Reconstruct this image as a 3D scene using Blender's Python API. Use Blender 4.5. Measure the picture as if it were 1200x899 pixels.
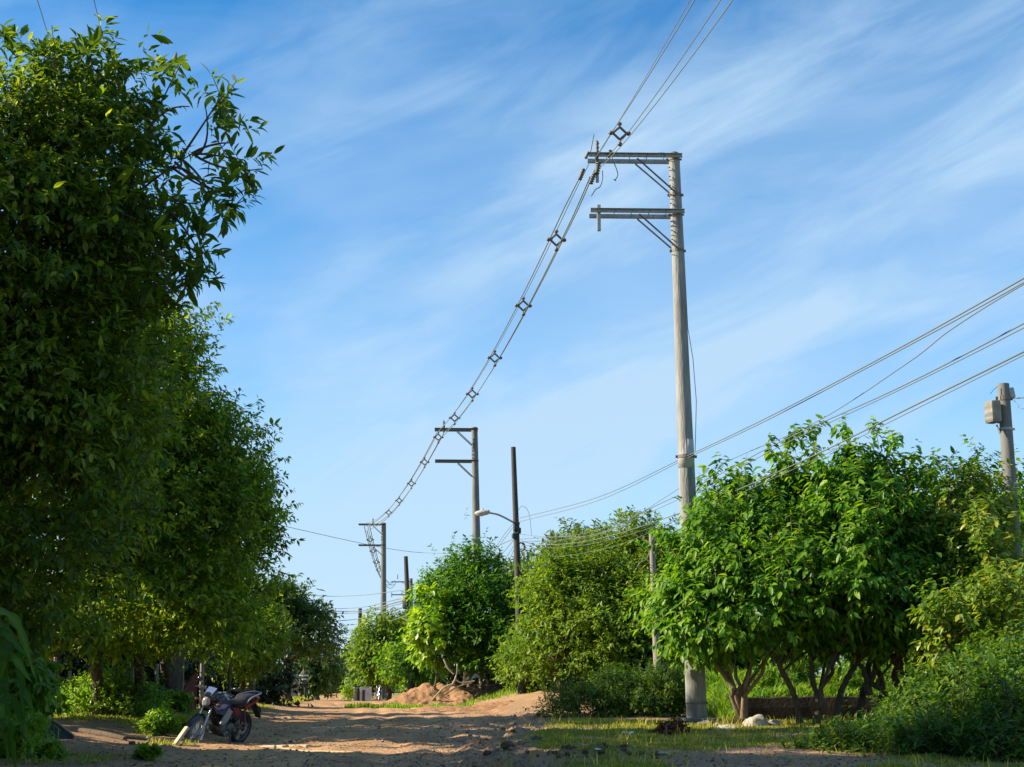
import bpy, bmesh, math, random
import numpy as np
from mathutils import Vector, Matrix, noise

SC = bpy.context.scene
COL = SC.collection
for _o in list(bpy.data.objects):
    bpy.data.objects.remove(_o)
R = math.radians
rnd = random.Random(7)

# ------------------------------------------------------------------ camera
F_PX, PITCH, CAM_H = 1700.0, R(11.4), 1.05      # focal length in px of the 1200 px wide photo
cam_d = bpy.data.cameras.new('camera')
cam_d.sensor_width = 36.0
cam_d.lens = F_PX / 1200.0 * 36.0
cam_d.clip_start, cam_d.clip_end = 0.1, 9000.0
cam = bpy.data.objects.new('camera', cam_d)
cam.location = (0, 0, CAM_H)
cam.rotation_euler = (R(90) + PITCH, 0, 0)
COL.objects.link(cam)
SC.camera = cam

# ------------------------------------------------------------------ world, sun, exposure
SUN_EL, SUN_AZ = R(30), R(-91)                   # azimuth clockwise from +Y (view direction); sun stands to the left
TO_SUN = Vector((math.sin(SUN_AZ) * math.cos(SUN_EL), math.cos(SUN_AZ) * math.cos(SUN_EL), math.sin(SUN_EL)))
SC.view_settings.view_transform = 'Standard'
SC.view_settings.look = 'None'
SC.view_settings.exposure = 1.3
SC.view_settings.gamma = 1.0
world = bpy.data.worlds.new('World')
SC.world = world
world.use_nodes = True
wt = world.node_tree
wt.nodes.clear()


def N(t, typ, **kw):
    n = t.nodes.new(typ)
    for k, v in kw.items():
        setattr(n, k, v)
    return n


def wmath(t, op, a, b=None, c=None):
    n = N(t, 'ShaderNodeMath', operation=op)
    for i, v in enumerate((a, b, c)):
        if v is None:
            continue
        if isinstance(v, (int, float)):
            n.inputs[i].default_value = v
        else:
            t.links.new(v, n.inputs[i])
    return n.outputs[0]


def ramp(t, fac, p0, p1, c0=(0, 0, 0, 1), c1=(1, 1, 1, 1)):
    n = N(t, 'ShaderNodeValToRGB')
    n.color_ramp.elements[0].position, n.color_ramp.elements[0].color = p0, c0
    n.color_ramp.elements[1].position, n.color_ramp.elements[1].color = p1, c1
    t.links.new(fac, n.inputs[0])
    return n.outputs[0]


sky = N(wt, 'ShaderNodeTexSky', sky_type='NISHITA')
sky.sun_disc = False
sky.sun_elevation = SUN_EL
sky.sun_rotation = SUN_AZ % (2 * math.pi)
sky.altitude = 0
sky.air_density = 0.85
sky.dust_density = 0.0
sky.ozone_density = 4.0
hsv = N(wt, 'ShaderNodeHueSaturation')
hsv.inputs['Saturation'].default_value = 1.25
hsv.inputs['Hue'].default_value = 0.494
hsv.inputs['Value'].default_value = 1.15
wt.links.new(sky.outputs[0], hsv.inputs['Color'])
tc = N(wt, 'ShaderNodeTexCoord')
sep = N(wt, 'ShaderNodeSeparateXYZ')
wt.links.new(tc.outputs['Generated'], sep.inputs[0])


def cloud_layer(rot, scl, off, scale, detail, rough, dist):
    """noise on the direction itself, turned about the view axis first and stretched along the streaks after"""
    m1 = N(wt, 'ShaderNodeMapping')
    m1.inputs['Rotation'].default_value = (0, R(rot), 0)
    wt.links.new(tc.outputs['Generated'], m1.inputs[0])
    mp = N(wt, 'ShaderNodeMapping')
    mp.inputs['Scale'].default_value = scl
    mp.inputs['Location'].default_value = off
    wt.links.new(m1.outputs[0], mp.inputs[0])
    nz = N(wt, 'ShaderNodeTexNoise')
    nz.inputs['Scale'].default_value = scale
    nz.inputs['Detail'].default_value = detail
    nz.inputs['Roughness'].default_value = rough
    nz.inputs['Distortion'].default_value = dist
    wt.links.new(mp.outputs[0], nz.inputs['Vector'])
    return nz.outputs['Fac']


soft = cloud_layer(17, (1.0, 1.0, 2.6), (3.1, 1.7, 0.3), 2.6, 4, 0.5, 0.5)
wisp = cloud_layer(21, (1.0, 1.0, 4.2), (5.3, 0.4, 0.9), 4.2, 9, 0.58, 0.7)
c1 = ramp(wt, soft, 0.36, 0.74)
c2 = ramp(wt, wisp, 0.42, 0.80)
cl = wmath(wt, 'ADD', wmath(wt, 'MULTIPLY', c1, 0.50), wmath(wt, 'MULTIPLY', wmath(wt, 'MULTIPLY', c2, 0.62), wmath(wt, 'ADD', c1, 0.5)))
low = ramp(wt, sep.outputs[2], 0.0, 0.42, (0.62, 0.62, 0.62, 1), (0, 0, 0, 1))   # thin veil towards the horizon, all round
cl = wmath(wt, 'MINIMUM', wmath(wt, 'ADD', cl, low), 0.9)
mixc = N(wt, 'ShaderNodeMix', data_type='RGBA')
wt.links.new(cl, mixc.inputs[0])
wt.links.new(hsv.outputs[0], mixc.inputs[6])
mixc.inputs[7].default_value = (2.95, 4.1, 5.25, 1)
bg = N(wt, 'ShaderNodeBackground')
bg.inputs['Strength'].default_value = 0.076
wt.links.new(mixc.outputs[2], bg.inputs['Color'])
wo = N(wt, 'ShaderNodeOutputWorld')
wt.links.new(bg.outputs[0], wo.inputs[0])

sun_d = bpy.data.lights.new('sun', 'SUN')
sun_d.energy = 4.9
sun_d.angle = R(0.55)
sun_d.color = (1.0, 0.84, 0.61)
sun = bpy.data.objects.new('sun', sun_d)
sun.rotation_euler = TO_SUN.to_track_quat('Z', 'Y').to_euler()
sun.location = (-30, 0, 30)
COL.objects.link(sun)

# ------------------------------------------------------------------ helpers
CP, SP = math.cos(PITCH), math.sin(PITCH)


def W(px, py, Y):
    """world point at distance Y seen at photo pixel px, py"""
    u, v = (px - 600) / F_PX, (449.5 - py) / F_PX
    d = Vector((u, CP - v * SP, SP + v * CP))
    return Vector((0, 0, CAM_H)) + d * (Y / d.y)


def X(px, Y, py=800):
    return W(px, py, Y).x


def hash2(ix, iy, s):
    h = (ix.astype(np.int64) * 374761393 + iy.astype(np.int64) * 668265263 + s * 974634577) & 0xffffffff
    h = ((h ^ (h >> 13)) * 1274126177) & 0xffffffff
    return ((h ^ (h >> 16)) & 0xffff) / 65535.0


def vnoise(x, y, s=0):
    x, y = np.asarray(x, float), np.asarray(y, float)
    ix, iy = np.floor(x), np.floor(y)
    fx, fy = x - ix, y - iy
    fx, fy = fx * fx * (3 - 2 * fx), fy * fy * (3 - 2 * fy)
    a, b = hash2(ix, iy, s), hash2(ix + 1, iy, s)
    c, d = hash2(ix, iy + 1, s), hash2(ix + 1, iy + 1, s)
    return (a + (b - a) * fx) * (1 - fy) + (c + (d - c) * fx) * fy - 0.5


def fbm(x, y, o=4, s=0):
    r, a = 0, 1.0
    for i in range(o):
        r = r + a * vnoise(x * 2 ** i, y * 2 ** i, s + i * 17)
        a *= 0.5
    return r


def sstep(e0, e1, x):
    t = np.clip((np.asarray(x, float) - e0) / (e1 - e0), 0, 1)
    return t * t * (3 - 2 * t)


# road edges (left, right) along the distance
RY = np.array([0, 16, 22, 31, 40, 50, 60, 75, 90, 120, 200])
RL = np.array([-4.2, -4.0, -4.6, -5.4, -6.4, -7.4, -8.6, -10.2, -12.0, -15.5, -26])
RR = np.array([0.5, -0.1, -0.4, 0.15, 0.5, -1.3, -3.2, -5.2, -7.6, -11.2, -21])


def road_l(y): return np.interp(y, RY, RL)
def road_r(y): return np.interp(y, RY, RR)


def HT(x, y, fine=True):
    """height of the terrain"""
    x, y = np.asarray(x, float), np.asarray(y, float)
    near = sstep(160, 70, y) * sstep(-40, -15, x) * sstep(40, 15, x) * sstep(-15, 0, y)
    h = -0.0105 * np.clip(y - 50, 0, 60)
    inroad = sstep(-0.5, 0.5, x - road_l(y)) * sstep(0.5, -0.5, x - road_r(y))
    h = h + (1 - inroad) * 0.06 * near
    h = h + 0.46 * sstep(33.55, 33.75, y) * sstep(5.2, 5.5, x)                           # ground held by the low wall
    h = h + 0.50 * sstep(-0.4, 2.7, x - road_r(y)) * sstep(39, 46, y) * sstep(75, 58, y) * sstep(9, 6, x)   # bank
    h = h + 0.22 * sstep(-0.2, -2.6, x - road_l(y)) * near * sstep(14, 24, y)
    ridge = np.exp(-((y - 21.9 - 0.12 * (x + 3.2) + 0.25 * vnoise(x * 1.3, y * 0.2, 5)) / 0.22) ** 2) * sstep(-5.1, -4.4, x) * sstep(-1.9, -2.9, x)
    h = h + 0.085 * ridge * (0.7 + vnoise(x * 5, y * 3, 8))
    ridge2 = np.exp(-((y - 20.6 - 0.05 * (x + 3.2) + 0.3 * vnoise(x * 1.1, y * 0.2, 6)) / 0.3) ** 2) * sstep(-5.2, -4.6, x) * sstep(-2.2, -3.2, x)
    h = h + 0.06 * ridge2
    if fine:
        n = 0.055 * fbm(x * 0.33, y * 0.2, 3, 3) + 0.040 * fbm(x * 1.6, y * 1.1, 3, 11) + 0.024 * fbm(x * 4.2, y * 3.4, 2, 13)
        rub = np.exp(-((x - road_r(y) - 0.1) / 0.55) ** 2) * sstep(46, 36, y)
        ctr = (road_l(y) + road_r(y)) * .5 + 0.25 * vnoise(y * .12, y * 0 + 3, 9)
        for sg in (-1.15, -0.35, .75, 1.5):
            n = n - 0.05 * np.exp(-((x - ctr - sg - .15 * vnoise(y * .3, y * 0 + sg, 4)) / 0.17) ** 2) * (0.6 + vnoise(y * .5, y * 0 + sg * 3, 12))
        n = n + rub * (0.24 * fbm(x * 3.3, y * 2.1, 4, 21) - 0.06)
        clod = np.exp(-((y - 17.9 - 0.5 * (x - 0.4)) / 0.45) ** 2) * sstep(-0.3, 0.2, x) * sstep(2.0, 1.3, x)
        n = n + clod * (0.20 * fbm(x * 4.1, y * 3.1, 3, 31) + 0.07)
        h = h + n * near
    return h


def gz(x, y):
    return float(HT(np.array([x]), np.array([y]))[0])


def onground(px, Y, dz=0.0):
    x = X(px, Y)
    return Vector((x, Y, gz(x, Y) + dz))


# ------------------------------------------------------------------ materials
def mat(name, col, col2=None, scale=4.0, rough=0.7, metal=0.0, bump=0.0, spec=0.4, detail=5, stretch=(1, 1, 1), lo=0.35, hi=0.68, bscale=None, coat=0.0):
    m = bpy.data.materials.new(name)
    m.use_nodes = True
    t = m.node_tree
    b = t.nodes['Principled BSDF']
    b.inputs['Base Color'].default_value = (*col, 1)
    b.inputs['Roughness'].default_value = rough
    b.inputs['Metallic'].default_value = metal
    b.inputs['Specular IOR Level'].default_value = spec
    if coat:
        b.inputs['Coat Weight'].default_value = coat
        b.inputs['Coat Roughness'].default_value = 0.1
    tcn = N(t, 'ShaderNodeTexCoord')
    mp = N(t, 'ShaderNodeMapping')
    mp.inputs['Scale'].default_value = stretch
    t.links.new(tcn.outputs['Object'], mp.inputs[0])
    nz = N(t, 'ShaderNodeTexNoise')
    nz.inputs['Scale'].default_value = scale
    nz.inputs['Detail'].default_value = detail
    nz.inputs['Roughness'].default_value = 0.6
    t.links.new(mp.outputs[0], nz.inputs['Vector'])
    if col2:
        t.links.new(ramp(t, nz.outputs['Fac'], lo, hi, (*col, 1), (*col2, 1)), b.inputs['Base Color'])
    if bump:
        n2 = N(t, 'ShaderNodeTexNoise')
        n2.inputs['Scale'].default_value = bscale or scale * 5
        n2.inputs['Detail'].default_value = 6
        t.links.new(mp.outputs[0], n2.inputs['Vector'])
        bp = N(t, 'ShaderNodeBump')
        bp.inputs['Strength'].default_value = min(1.0, bump)
        bp.inputs['Distance'].default_value = 0.02
        t.links.new(n2.outputs['Fac'], bp.inputs['Height'])
        t.links.new(bp.outputs[0], b.inputs['Normal'])
    return m


def leaf_mat(name, dark, mid, young, trans=0.35, rough=0.42, spec=0.45):
    """leaf colour runs dark > mid > young with the per-leaf attribute 'tint'"""
    m = bpy.data.materials.new(name)
    m.use_nodes = True
    t = m.node_tree
    b = t.nodes['Principled BSDF']
    at = N(t, 'ShaderNodeAttribute', attribute_name='tint')
    cr = N(t, 'ShaderNodeValToRGB')
    e = cr.color_ramp.elements
    e[0].position, e[0].color = 0.0, (*dark, 1)
    e[1].position, e[1].color = 1.0, (*young, 1)
    k = e.new(0.55)
    k.color = (*mid, 1)
    t.links.new(at.outputs['Fac'], cr.inputs[0])
    t.links.new(cr.outputs[0], b.inputs['Base Color'])
    b.inputs['Roughness'].default_value = rough
    b.inputs['Specular IOR Level'].default_value = spec
    tr = N(t, 'ShaderNodeBsdfTranslucent')
    g = N(t, 'ShaderNodeMix', data_type='RGBA', blend_type='MULTIPLY')
    g.inputs[0].default_value = 1.0
    t.links.new(cr.outputs[0], g.inputs[6])
    g.inputs[7].default_value = (2.6, 2.3, 0.8, 1)
    t.links.new(g.outputs[2], tr.inputs['Color'])
    mx = N(t, 'ShaderNodeMixShader')
    mx.inputs[0].default_value = trans
    t.links.new(b.outputs[0], mx.inputs[1])
    t.links.new(tr.outputs[0], mx.inputs[2])
    t.links.new(mx.outputs[0], t.nodes['Material Output'].inputs['Surface'])
    return m


M = {}
M['concrete'] = mat('pole_concrete', (0.13, 0.138, 0.138), (0.265, 0.275, 0.27), 3.4, 0.85, 0, 1.0, stretch=(2.2, 2.2, 0.28), lo=.30, hi=.62)
M['concrete_dark'] = mat('pole_concrete_old', (0.11, 0.118, 0.118), (0.17, 0.175, 0.17), 2.5, 0.88, 0, 0.5, stretch=(1, 1, 0.3))
M['collar'] = mat('pale_collar', (0.36, 0.365, 0.35), (0.45, 0.45, 0.43), 3, 0.8, 0, 0.3)
M['steel'] = mat('galvanised_steel', (0.25, 0.27, 0.28), (0.36, 0.38, 0.38), 9, 0.55, 0.2, 0.2)
M['steel_dark'] = mat('weathered_steel', (0.085, 0.085, 0.085), (0.17, 0.155, 0.135), 9, 0.6, 0.2, 0.2)
M['wood_pole'] = mat('tarred_wood', (0.038, 0.036, 0.035), (0.075, 0.07, 0.064), 3, 0.85, 0, 0.7, stretch=(6, 6, 0.5))
M['wood_grey'] = mat('grey_weathered_wood', (0.18, 0.165, 0.14), (0.27, 0.25, 0.215), 4, 0.85, 0, 0.6, stretch=(5, 5, 0.6))
M['cable'] = mat('grey_cable', (0.13, 0.15, 0.135), None, 5, 0.5)
M['cable_dark'] = mat('black_cable', (0.03, 0.032, 0.033), None, 5, 0.5)
M['polymer'] = mat('grey_polymer', (0.06, 0.058, 0.052), (0.12, 0.115, 0.10), 12, 0.5)
M['ceramic'] = mat('brown_ceramic', (0.08, 0.07, 0.055), (0.15, 0.13, 0.10), 12, 0.35)
M['bark'] = mat('bark', (0.055, 0.042, 0.030), (0.125, 0.095, 0.068), 5, 0.9, 0, 0.9, stretch=(3, 3, 0.8))
M['bark_pale'] = mat('pale_bark', (0.17, 0.125, 0.085), (0.28, 0.22, 0.155), 5, 0.9, 0, 0.9, stretch=(3, 3, 0.8))
M['stone'] = mat('grey_stone', (0.24, 0.23, 0.21), (0.38, 0.36, 0.33), 6, 0.9, 0, 0.8)
M['stone_white'] = mat('whitish_stone', (0.30, 0.285, 0.25), (0.42, 0.40, 0.355), 6, 0.85, 0, 0.6)
M['gravel'] = mat('road_gravel', (0.13, 0.095, 0.066), (0.25, 0.20, 0.15), 9, 0.95)
M['clod'] = mat('brown_clod', (0.12, 0.075, 0.048), (0.22, 0.14, 0.09), 7, 0.95, 0, 1.0)
M['black'] = mat('black_slab', (0.012, 0.012, 0.013), (0.03, 0.03, 0.03), 5, 0.6, 0, 0.4)
M['wall'] = mat('shade_dark_low_wall', (0.014, 0.012, 0.010), (0.034, 0.028, 0.021), 3, 0.92, 0, 0.8)  # shade on the wall is put into this near-black colour
M['fence'] = mat('old_fence_panel', (0.16, 0.14, 0.12), (0.25, 0.225, 0.195), 3, 0.9, 0, 0.5, stretch=(4, 4, 0.6))
M['white_wall'] = mat('pale_plaster', (0.52, 0.50, 0.46), (0.64, 0.62, 0.57), 3, 0.85, 0, 0.3)
M['rust'] = mat('reddish_metal', (0.16, 0.05, 0.04), (0.24, 0.08, 0.06), 5, 0.7, 0.2)
M['roof'] = mat('pinkish_roof', (0.38, 0.20, 0.16), (0.47, 0.27, 0.22), 6, 0.8)
M['gate'] = mat('dark_gate', (0.02, 0.022, 0.026), None, 5, 0.6)
M['straw'] = mat('dry_stalk', (0.30, 0.24, 0.15), (0.42, 0.35, 0.24), 6, 0.9)
M['twig'] = mat('dry_brush', (0.11, 0.075, 0.05), (0.2, 0.14, 0.095), 6, 0.9)

# leaves
M['lf_left'] = leaf_mat('leaf_dark_mango', (0.034, 0.080, 0.009), (0.088, 0.165, 0.016), (0.22, 0.28, 0.020), 0.42, 0.5, 0.3)
M['lf_shade'] = leaf_mat('leaf_shade_dark', (0.008, 0.02, 0.006), (0.016, 0.036, 0.009), (0.03, 0.06, 0.012), 0.2)  # shade under the trees is put into the leaf colour
M['lf_left2'] = leaf_mat('leaf_dense_green', (0.040, 0.092, 0.010), (0.105, 0.195, 0.017), (0.26, 0.32, 0.020), 0.45, 0.5, 0.3)
M['lf_right'] = leaf_mat('leaf_fresh_green', (0.028, 0.095, 0.008), (0.070, 0.185, 0.012), (0.17, 0.29, 0.018), 0.38, 0.46, 0.28)
M['lf_olive'] = leaf_mat('leaf_olive', (0.034, 0.088, 0.011), (0.085, 0.175, 0.016), (0.19, 0.27, 0.022), 0.36, 0.5, 0.3)
M['lf_red'] = leaf_mat('leaf_with_reddish_tips', (0.036, 0.100, 0.010), (0.100, 0.205, 0.015), (0.25, 0.27, 0.028), 0.36)
M['lf_vine'] = leaf_mat('leaf_bright_vine', (0.085, 0.20, 0.010), (0.16, 0.29, 0.014), (0.27, 0.38, 0.022), 0.42)
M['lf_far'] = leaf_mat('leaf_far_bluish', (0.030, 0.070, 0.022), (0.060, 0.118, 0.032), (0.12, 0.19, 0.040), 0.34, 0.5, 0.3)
M['lf_bush'] = leaf_mat('leaf_low_bush', (0.020, 0.064, 0.008), (0.052, 0.128, 0.013), (0.14, 0.22, 0.020), 0.36, 0.5, 0.25)
M['lf_weed'] = leaf_mat('leaf_weed', (0.055, 0.15, 0.012), (0.105, 0.24, 0.018), (0.22, 0.33, 0.03), 0.42)
M['lf_banana'] = leaf_mat('leaf_strap', (0.022, 0.075, 0.012), (0.045, 0.125, 0.018), (0.14, 0.22, 0.025), 0.34, 0.5, 0.2)
M['lf_dead'] = leaf_mat('leaf_dead_brown', (0.08, 0.034, 0.017), (0.13, 0.056, 0.027), (0.21, 0.115, 0.05), 0.15, 0.8, 0.1)
M['lf_grass'] = leaf_mat('grass_blade', (0.11, 0.145, 0.026), (0.22, 0.245, 0.046), (0.42, 0.38, 0.11), 0.36, 0.6, 0.2)
M['lf_grass_tall'] = leaf_mat('tall_grass_blade', (0.060, 0.15, 0.014), (0.110, 0.225, 0.018), (0.22, 0.31, 0.03), 0.40, 0.5, 0.25)


# ------------------------------------------------------------------ mesh builders
ORG = {}


def props(o, label=None, cat=None, group=None, kind=None):
    if label: o['label'] = label
    if cat: o['category'] = cat
    if group: o['group'] = group
    if kind: o['kind'] = kind
    return o


def thing(name, label, cat, loc, group=None, rot=None):
    o = bpy.data.objects.new(name, None)
    o.empty_display_size = 0.2
    COL.objects.link(o)
    o.location = loc
    if rot is not None:
        o.rotation_euler = rot
    ORG[o] = Vector(loc)
    return props(o, label, cat, group)


def link(name, me, parent=None, org=None):
    o = bpy.data.objects.new(name, me)
    COL.objects.link(o)
    if parent is not None:
        o.parent = parent
        ORG[o] = ORG[parent]
    return o


def np_mesh(name, V, T, m, tint=None, smooth=False, nv=3):
    me = bpy.data.meshes.new(name)
    V = np.ascontiguousarray(V, dtype=np.float32)
    T = np.ascontiguousarray(T, dtype=np.int32)
    me.vertices.add(len(V))
    me.vertices.foreach_set('co', V.ravel())
    me.loops.add(T.size)
    me.loops.foreach_set('vertex_index', T.ravel())
    me.polygons.add(len(T))
    me.polygons.foreach_set('loop_start', np.arange(0, T.size, nv, dtype=np.int32))
    if smooth:
        me.polygons.foreach_set('use_smooth', np.ones(len(T), dtype=bool))
    if tint is not None:
        a = me.attributes.new('tint', 'FLOAT', 'POINT')
        a.data.foreach_set('value', np.ascontiguousarray(tint, dtype=np.float32))
    me.update(calc_edges=True)
    me.materials.append(m)
    return me


class MB:
    """collects shapes in world (or local) coordinates, then links them as ONE mesh object"""

    def __init__(self):
        self.v, self.f, self.s = [], [], []

    def add(self, vs, fs, smooth=False):
        b = len(self.v)
        self.v += [tuple(p) for p in vs]
        self.f += [tuple(i + b for i in q) for q in fs]
        self.s += [smooth] * len(fs)
        return self

    def box(self, c, s, rot=None, bev=0.0):
        c = Vector(c)
        hx, hy, hz = s[0] / 2, s[1] / 2, s[2] / 2
        if bev:
            b = min(bev, hx * .9, hy * .9, hz * .9)
            bm = bmesh.new()
            bmesh.ops.create_cube(bm, size=1)
            for q in bm.verts:
                q.co = Vector((q.co.x * 2 * hx, q.co.y * 2 * hy, q.co.z * 2 * hz))
            bmesh.ops.bevel(bm, geom=bm.edges[:], offset=b, segments=2, profile=0.6, affect='EDGES')
            vs = [q.co.copy() for q in bm.verts]
            bm.verts.index_update()
            fs = [[q.index for q in f.verts] for f in bm.faces]
            bm.free()
        else:
            vs = [Vector((sx * hx, sy * hy, sz * hz)) for sx in (-1, 1) for sy in (-1, 1) for sz in (-1, 1)]
            fs = [(0, 1, 3, 2), (4, 6, 7, 5), (0, 4, 5, 1), (2, 3, 7, 6), (0, 2, 6, 4), (1, 5, 7, 3)]
        if rot is not None:
            vs = [rot @ p for p in vs]
        return self.add([p + c for p in vs], fs)

    def tube(self, path, rad, n=8, caps=True, smooth=True):
        path = [Vector(p) for p in path]
        if isinstance(rad, (int, float)):
            rad = [rad] * len(path)
        vs, fs = [], []
        prev = None
        for i, p in enumerate(path):
            t = (path[min(i + 1, len(path) - 1)] - path[max(i - 1, 0)])
            t = t.normalized() if t.length > 1e-9 else Vector((0, 0, 1))
            a = prev if prev is not None else (Vector((1, 0, 0)) if abs(t.x) < 0.9 else Vector((0, 1, 0)))
            a = (a - t * a.dot(t)).normalized()
            prev = a
            b = t.cross(a)
            for k in range(n):
                q = 2 * math.pi * k / n
                vs.append(p + (a * math.cos(q) + b * math.sin(q)) * rad[i])
        for i in range(len(path) - 1):
            for k in range(n):
                k2 = (k + 1) % n
                fs.append((i * n + k, i * n + k2, (i + 1) * n + k2, (i + 1) * n + k))
        self.add(vs, fs, smooth)
        if caps:
            self.add(vs[:n], [tuple(reversed(range(n)))])
            self.add(vs[-n:], [tuple(range(n))])
        return self

    def lathe(self, prof, c, axis=(0, 0, 1), n=20, smooth=True, closed=False):
        """prof = list of (radius, height along axis)"""
        ax = Vector(axis).normalized()
        a = Vector((1, 0, 0)) if abs(ax.x) < 0.9 else Vector((0, 1, 0))
        a = (a - ax * a.dot(ax)).normalized()
        b = ax.cross(a)
        c = Vector(c)
        vs, fs = [], []
        m = len(prof)
        for (r, h) in prof:
            for k in range(n):
                q = 2 * math.pi * k / n
                vs.append(c + ax * h + (a * math.cos(q) + b * math.sin(q)) * max(r, 1e-4))
        for i in range(m if closed else m - 1):
            j = (i + 1) % m
            for k in range(n):
                k2 = (k + 1) % n
                fs.append((i * n + k, i * n + k2, j * n + k2, j * n + k))
        return self.add(vs, fs, smooth)

    def ellipsoid(self, c, r, n=12, m=8, rot=None):
        c = Vector(c)
        vs, fs = [], []
        for i in range(m + 1):
            th = math.pi * i / m
            for k in range(n):
                q = 2 * math.pi * k / n
                p = Vector((r[0] * math.sin(th) * math.cos(q), r[1] * math.sin(th) * math.sin(q), r[2] * math.cos(th)))
                vs.append(c + (rot @ p if rot is not None else p))
        for i in range(m):
            for k in range(n):
                k2 = (k + 1) % n
                fs.append((i * n + k, (i + 1) * n + k, (i + 1) * n + k2, i * n + k2))
        return self.add(vs, fs, True)

    def loft(self, secs, n=14, smooth=True):
        """secs = (x, y, z, half width in y, half height in z, exponent); rings in the YZ plane"""
        vs, fs = [], []
        for (x, y, z, hw, hh, e) in secs:
            for k in range(n):
                q = 2 * math.pi * k / n
                cq, sq = math.cos(q), math.sin(q)
                vs.append((x, y + hw * math.copysign(abs(cq) ** (2 / e), cq), z + hh * math.copysign(abs(sq) ** (2 / e), sq)))
        for i in range(len(secs) - 1):
            for k in range(n):
                k2 = (k + 1) % n
                fs.append((i * n + k, i * n + k2, (i + 1) * n + k2, (i + 1) * n + k))
        self.add(vs, fs, smooth)
        self.add(vs[:n], [tuple(reversed(range(n)))])
        return self.add(vs[-n:], [tuple(range(n))])

    def slab(self, pts, normal, th):
        """flat polygon pts (ordered) given thickness th along normal"""
        nrm = Vector(normal).normalized() * th / 2
        n = len(pts)
        vs = [Vector(p) + nrm for p in pts] + [Vector(p) - nrm for p in pts]
        fs = [tuple(range(n)), tuple(reversed(range(n, 2 * n)))]
        fs += [(i, i + n, (i + 1) % n + n, (i + 1) % n) for i in range(n)]
        return self.add(vs, fs)

    def build(self, name, m, parent=None, local=False, loc=None):
        me = bpy.data.meshes.new(name)
        o0 = Vector((0, 0, 0))
        if loc is not None:
            o0 = Vector(loc)
        elif parent is not None and not local:
            o0 = ORG[parent]
        me.from_pydata([(p[0] - o0.x, p[1] - o0.y, p[2] - o0.z) for p in self.v], [], self.f)
        me.polygons.foreach_set('use_smooth', self.s)
        me.update()
        me.materials.append(m)
        o = link(name, me, parent)
        if parent is None:
            o.location = o0
            ORG[o] = o0
        return o


def bez(a, b, c, n=8):
    a, b, c = Vector(a), Vector(b), Vector(c)
    return [a * (1 - t) ** 2 + b * 2 * t * (1 - t) + c * t * t for t in [i / (n - 1) for i in range(n)]]


def sagline(a, b, sag, n=14):
    a, b = Vector(a), Vector(b)
    return [a.lerp(b, t) - Vector((0, 0, 4 * sag * t * (1 - t))) for t in [i / (n - 1) for i in range(n)]]


def smooth_path(pts, k=4):
    """Catmull-Rom through the points"""
    P = [Vector(p) for p in pts]
    P = [P[0] * 2 - P[1]] + P + [P[-1] * 2 - P[-2]]
    out = []
    for i in range(1, len(P) - 2):
        for j in range(k):
            t = j / k
            out.append(0.5 * ((2 * P[i]) + (P[i + 1] - P[i - 1]) * t + (2 * P[i - 1] - 5 * P[i] + 4 * P[i + 1] - P[i + 2]) * t * t + (3 * P[i] - P[i - 1] - 3 * P[i + 1] + P[i + 2]) * t ** 3))
    out.append(P[-2])
    return out

# ------------------------------------------------------------------ the ground: one sheet out to the horizon, road cut out of the same sheet
def axis(parts):
    out = []
    for a, b, st in parts:
        out += list(np.arange(a, b - 1e-6, st))
    out.append(parts[-1][1])
    return np.array(out)


gx = axis([(-3000, -600, 600), (-600, -100, 100), (-100, -30, 10), (-30, -12, 0.8), (-12, 10, 0.10), (10, 30, 0.8), (30, 100, 10), (100, 600, 100), (600, 3000, 600)])
gy = axis([(-600, -100, 100), (-100, -10, 10), (-10, 15, 1.0), (15, 24, 0.065), (24, 34, 0.10), (34, 50, 0.18), (50, 80, 0.5), (80, 200, 4), (200, 600, 50), (600, 6000, 600)])
GX, GY = np.meshgrid(gx, gy)
GZ = HT(GX, GY)
gV = np.stack([GX, GY, GZ], -1).reshape(-1, 3)
nx, ny = len(gx), len(gy)
ii, jj = np.meshgrid(np.arange(nx - 1), np.arange(ny - 1))
a0 = (jj * nx + ii).ravel()
gQ = np.stack([a0, a0 + 1, a0 + nx + 1, a0 + nx], 1)


def grassmask(x, y):
    """where short grass covers the soil, 0..1"""
    x, y = np.asarray(x, float), np.asarray(y, float)
    n = fbm(x * 0.8, y * 0.45, 3, 41)
    rr, rl = road_r(y), road_l(y)
    right = sstep(0.5, 1.1, x - rr + 0.5 * n) * sstep(34.5, 32.5, y) * sstep(-0.30, 0.12, n + 0.18 * sstep(24, 28, y) - 0.22 * sstep(20.4, 19.4, y) * sstep(18.2, 19, y))
    left = sstep(0.3, 1.2, rl - x + 0.8 * n) * sstep(-0.25, 0.15, n + 0.1 - 0.35 * sstep(26.5, 24.5, y))
    far = sstep(-0.1, 0.4, np.maximum(x - rr - 0.6, rl - x)) * sstep(50, 56, y) * 0.8
    bank = sstep(3.0, 3.8, x - rr + n) * sstep(38, 42, y) + sstep(0.2, .5, x - rr + 0.3 * n) * sstep(54.0, 56.0, y)
    return np.clip(np.maximum(np.maximum(right, left), np.maximum(far, bank)), 0, 1)


qc = gV[gQ].mean(1)
n_edge = 0.5 * fbm(qc[:, 0] * 1.3, qc[:, 1] * 0.8, 3, 51)
isroad = (qc[:, 0] > road_l(qc[:, 1]) + n_edge) & (qc[:, 0] < road_r(qc[:, 1]) + n_edge) & (qc[:, 1] > -10) & (qc[:, 1] < 200)


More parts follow.
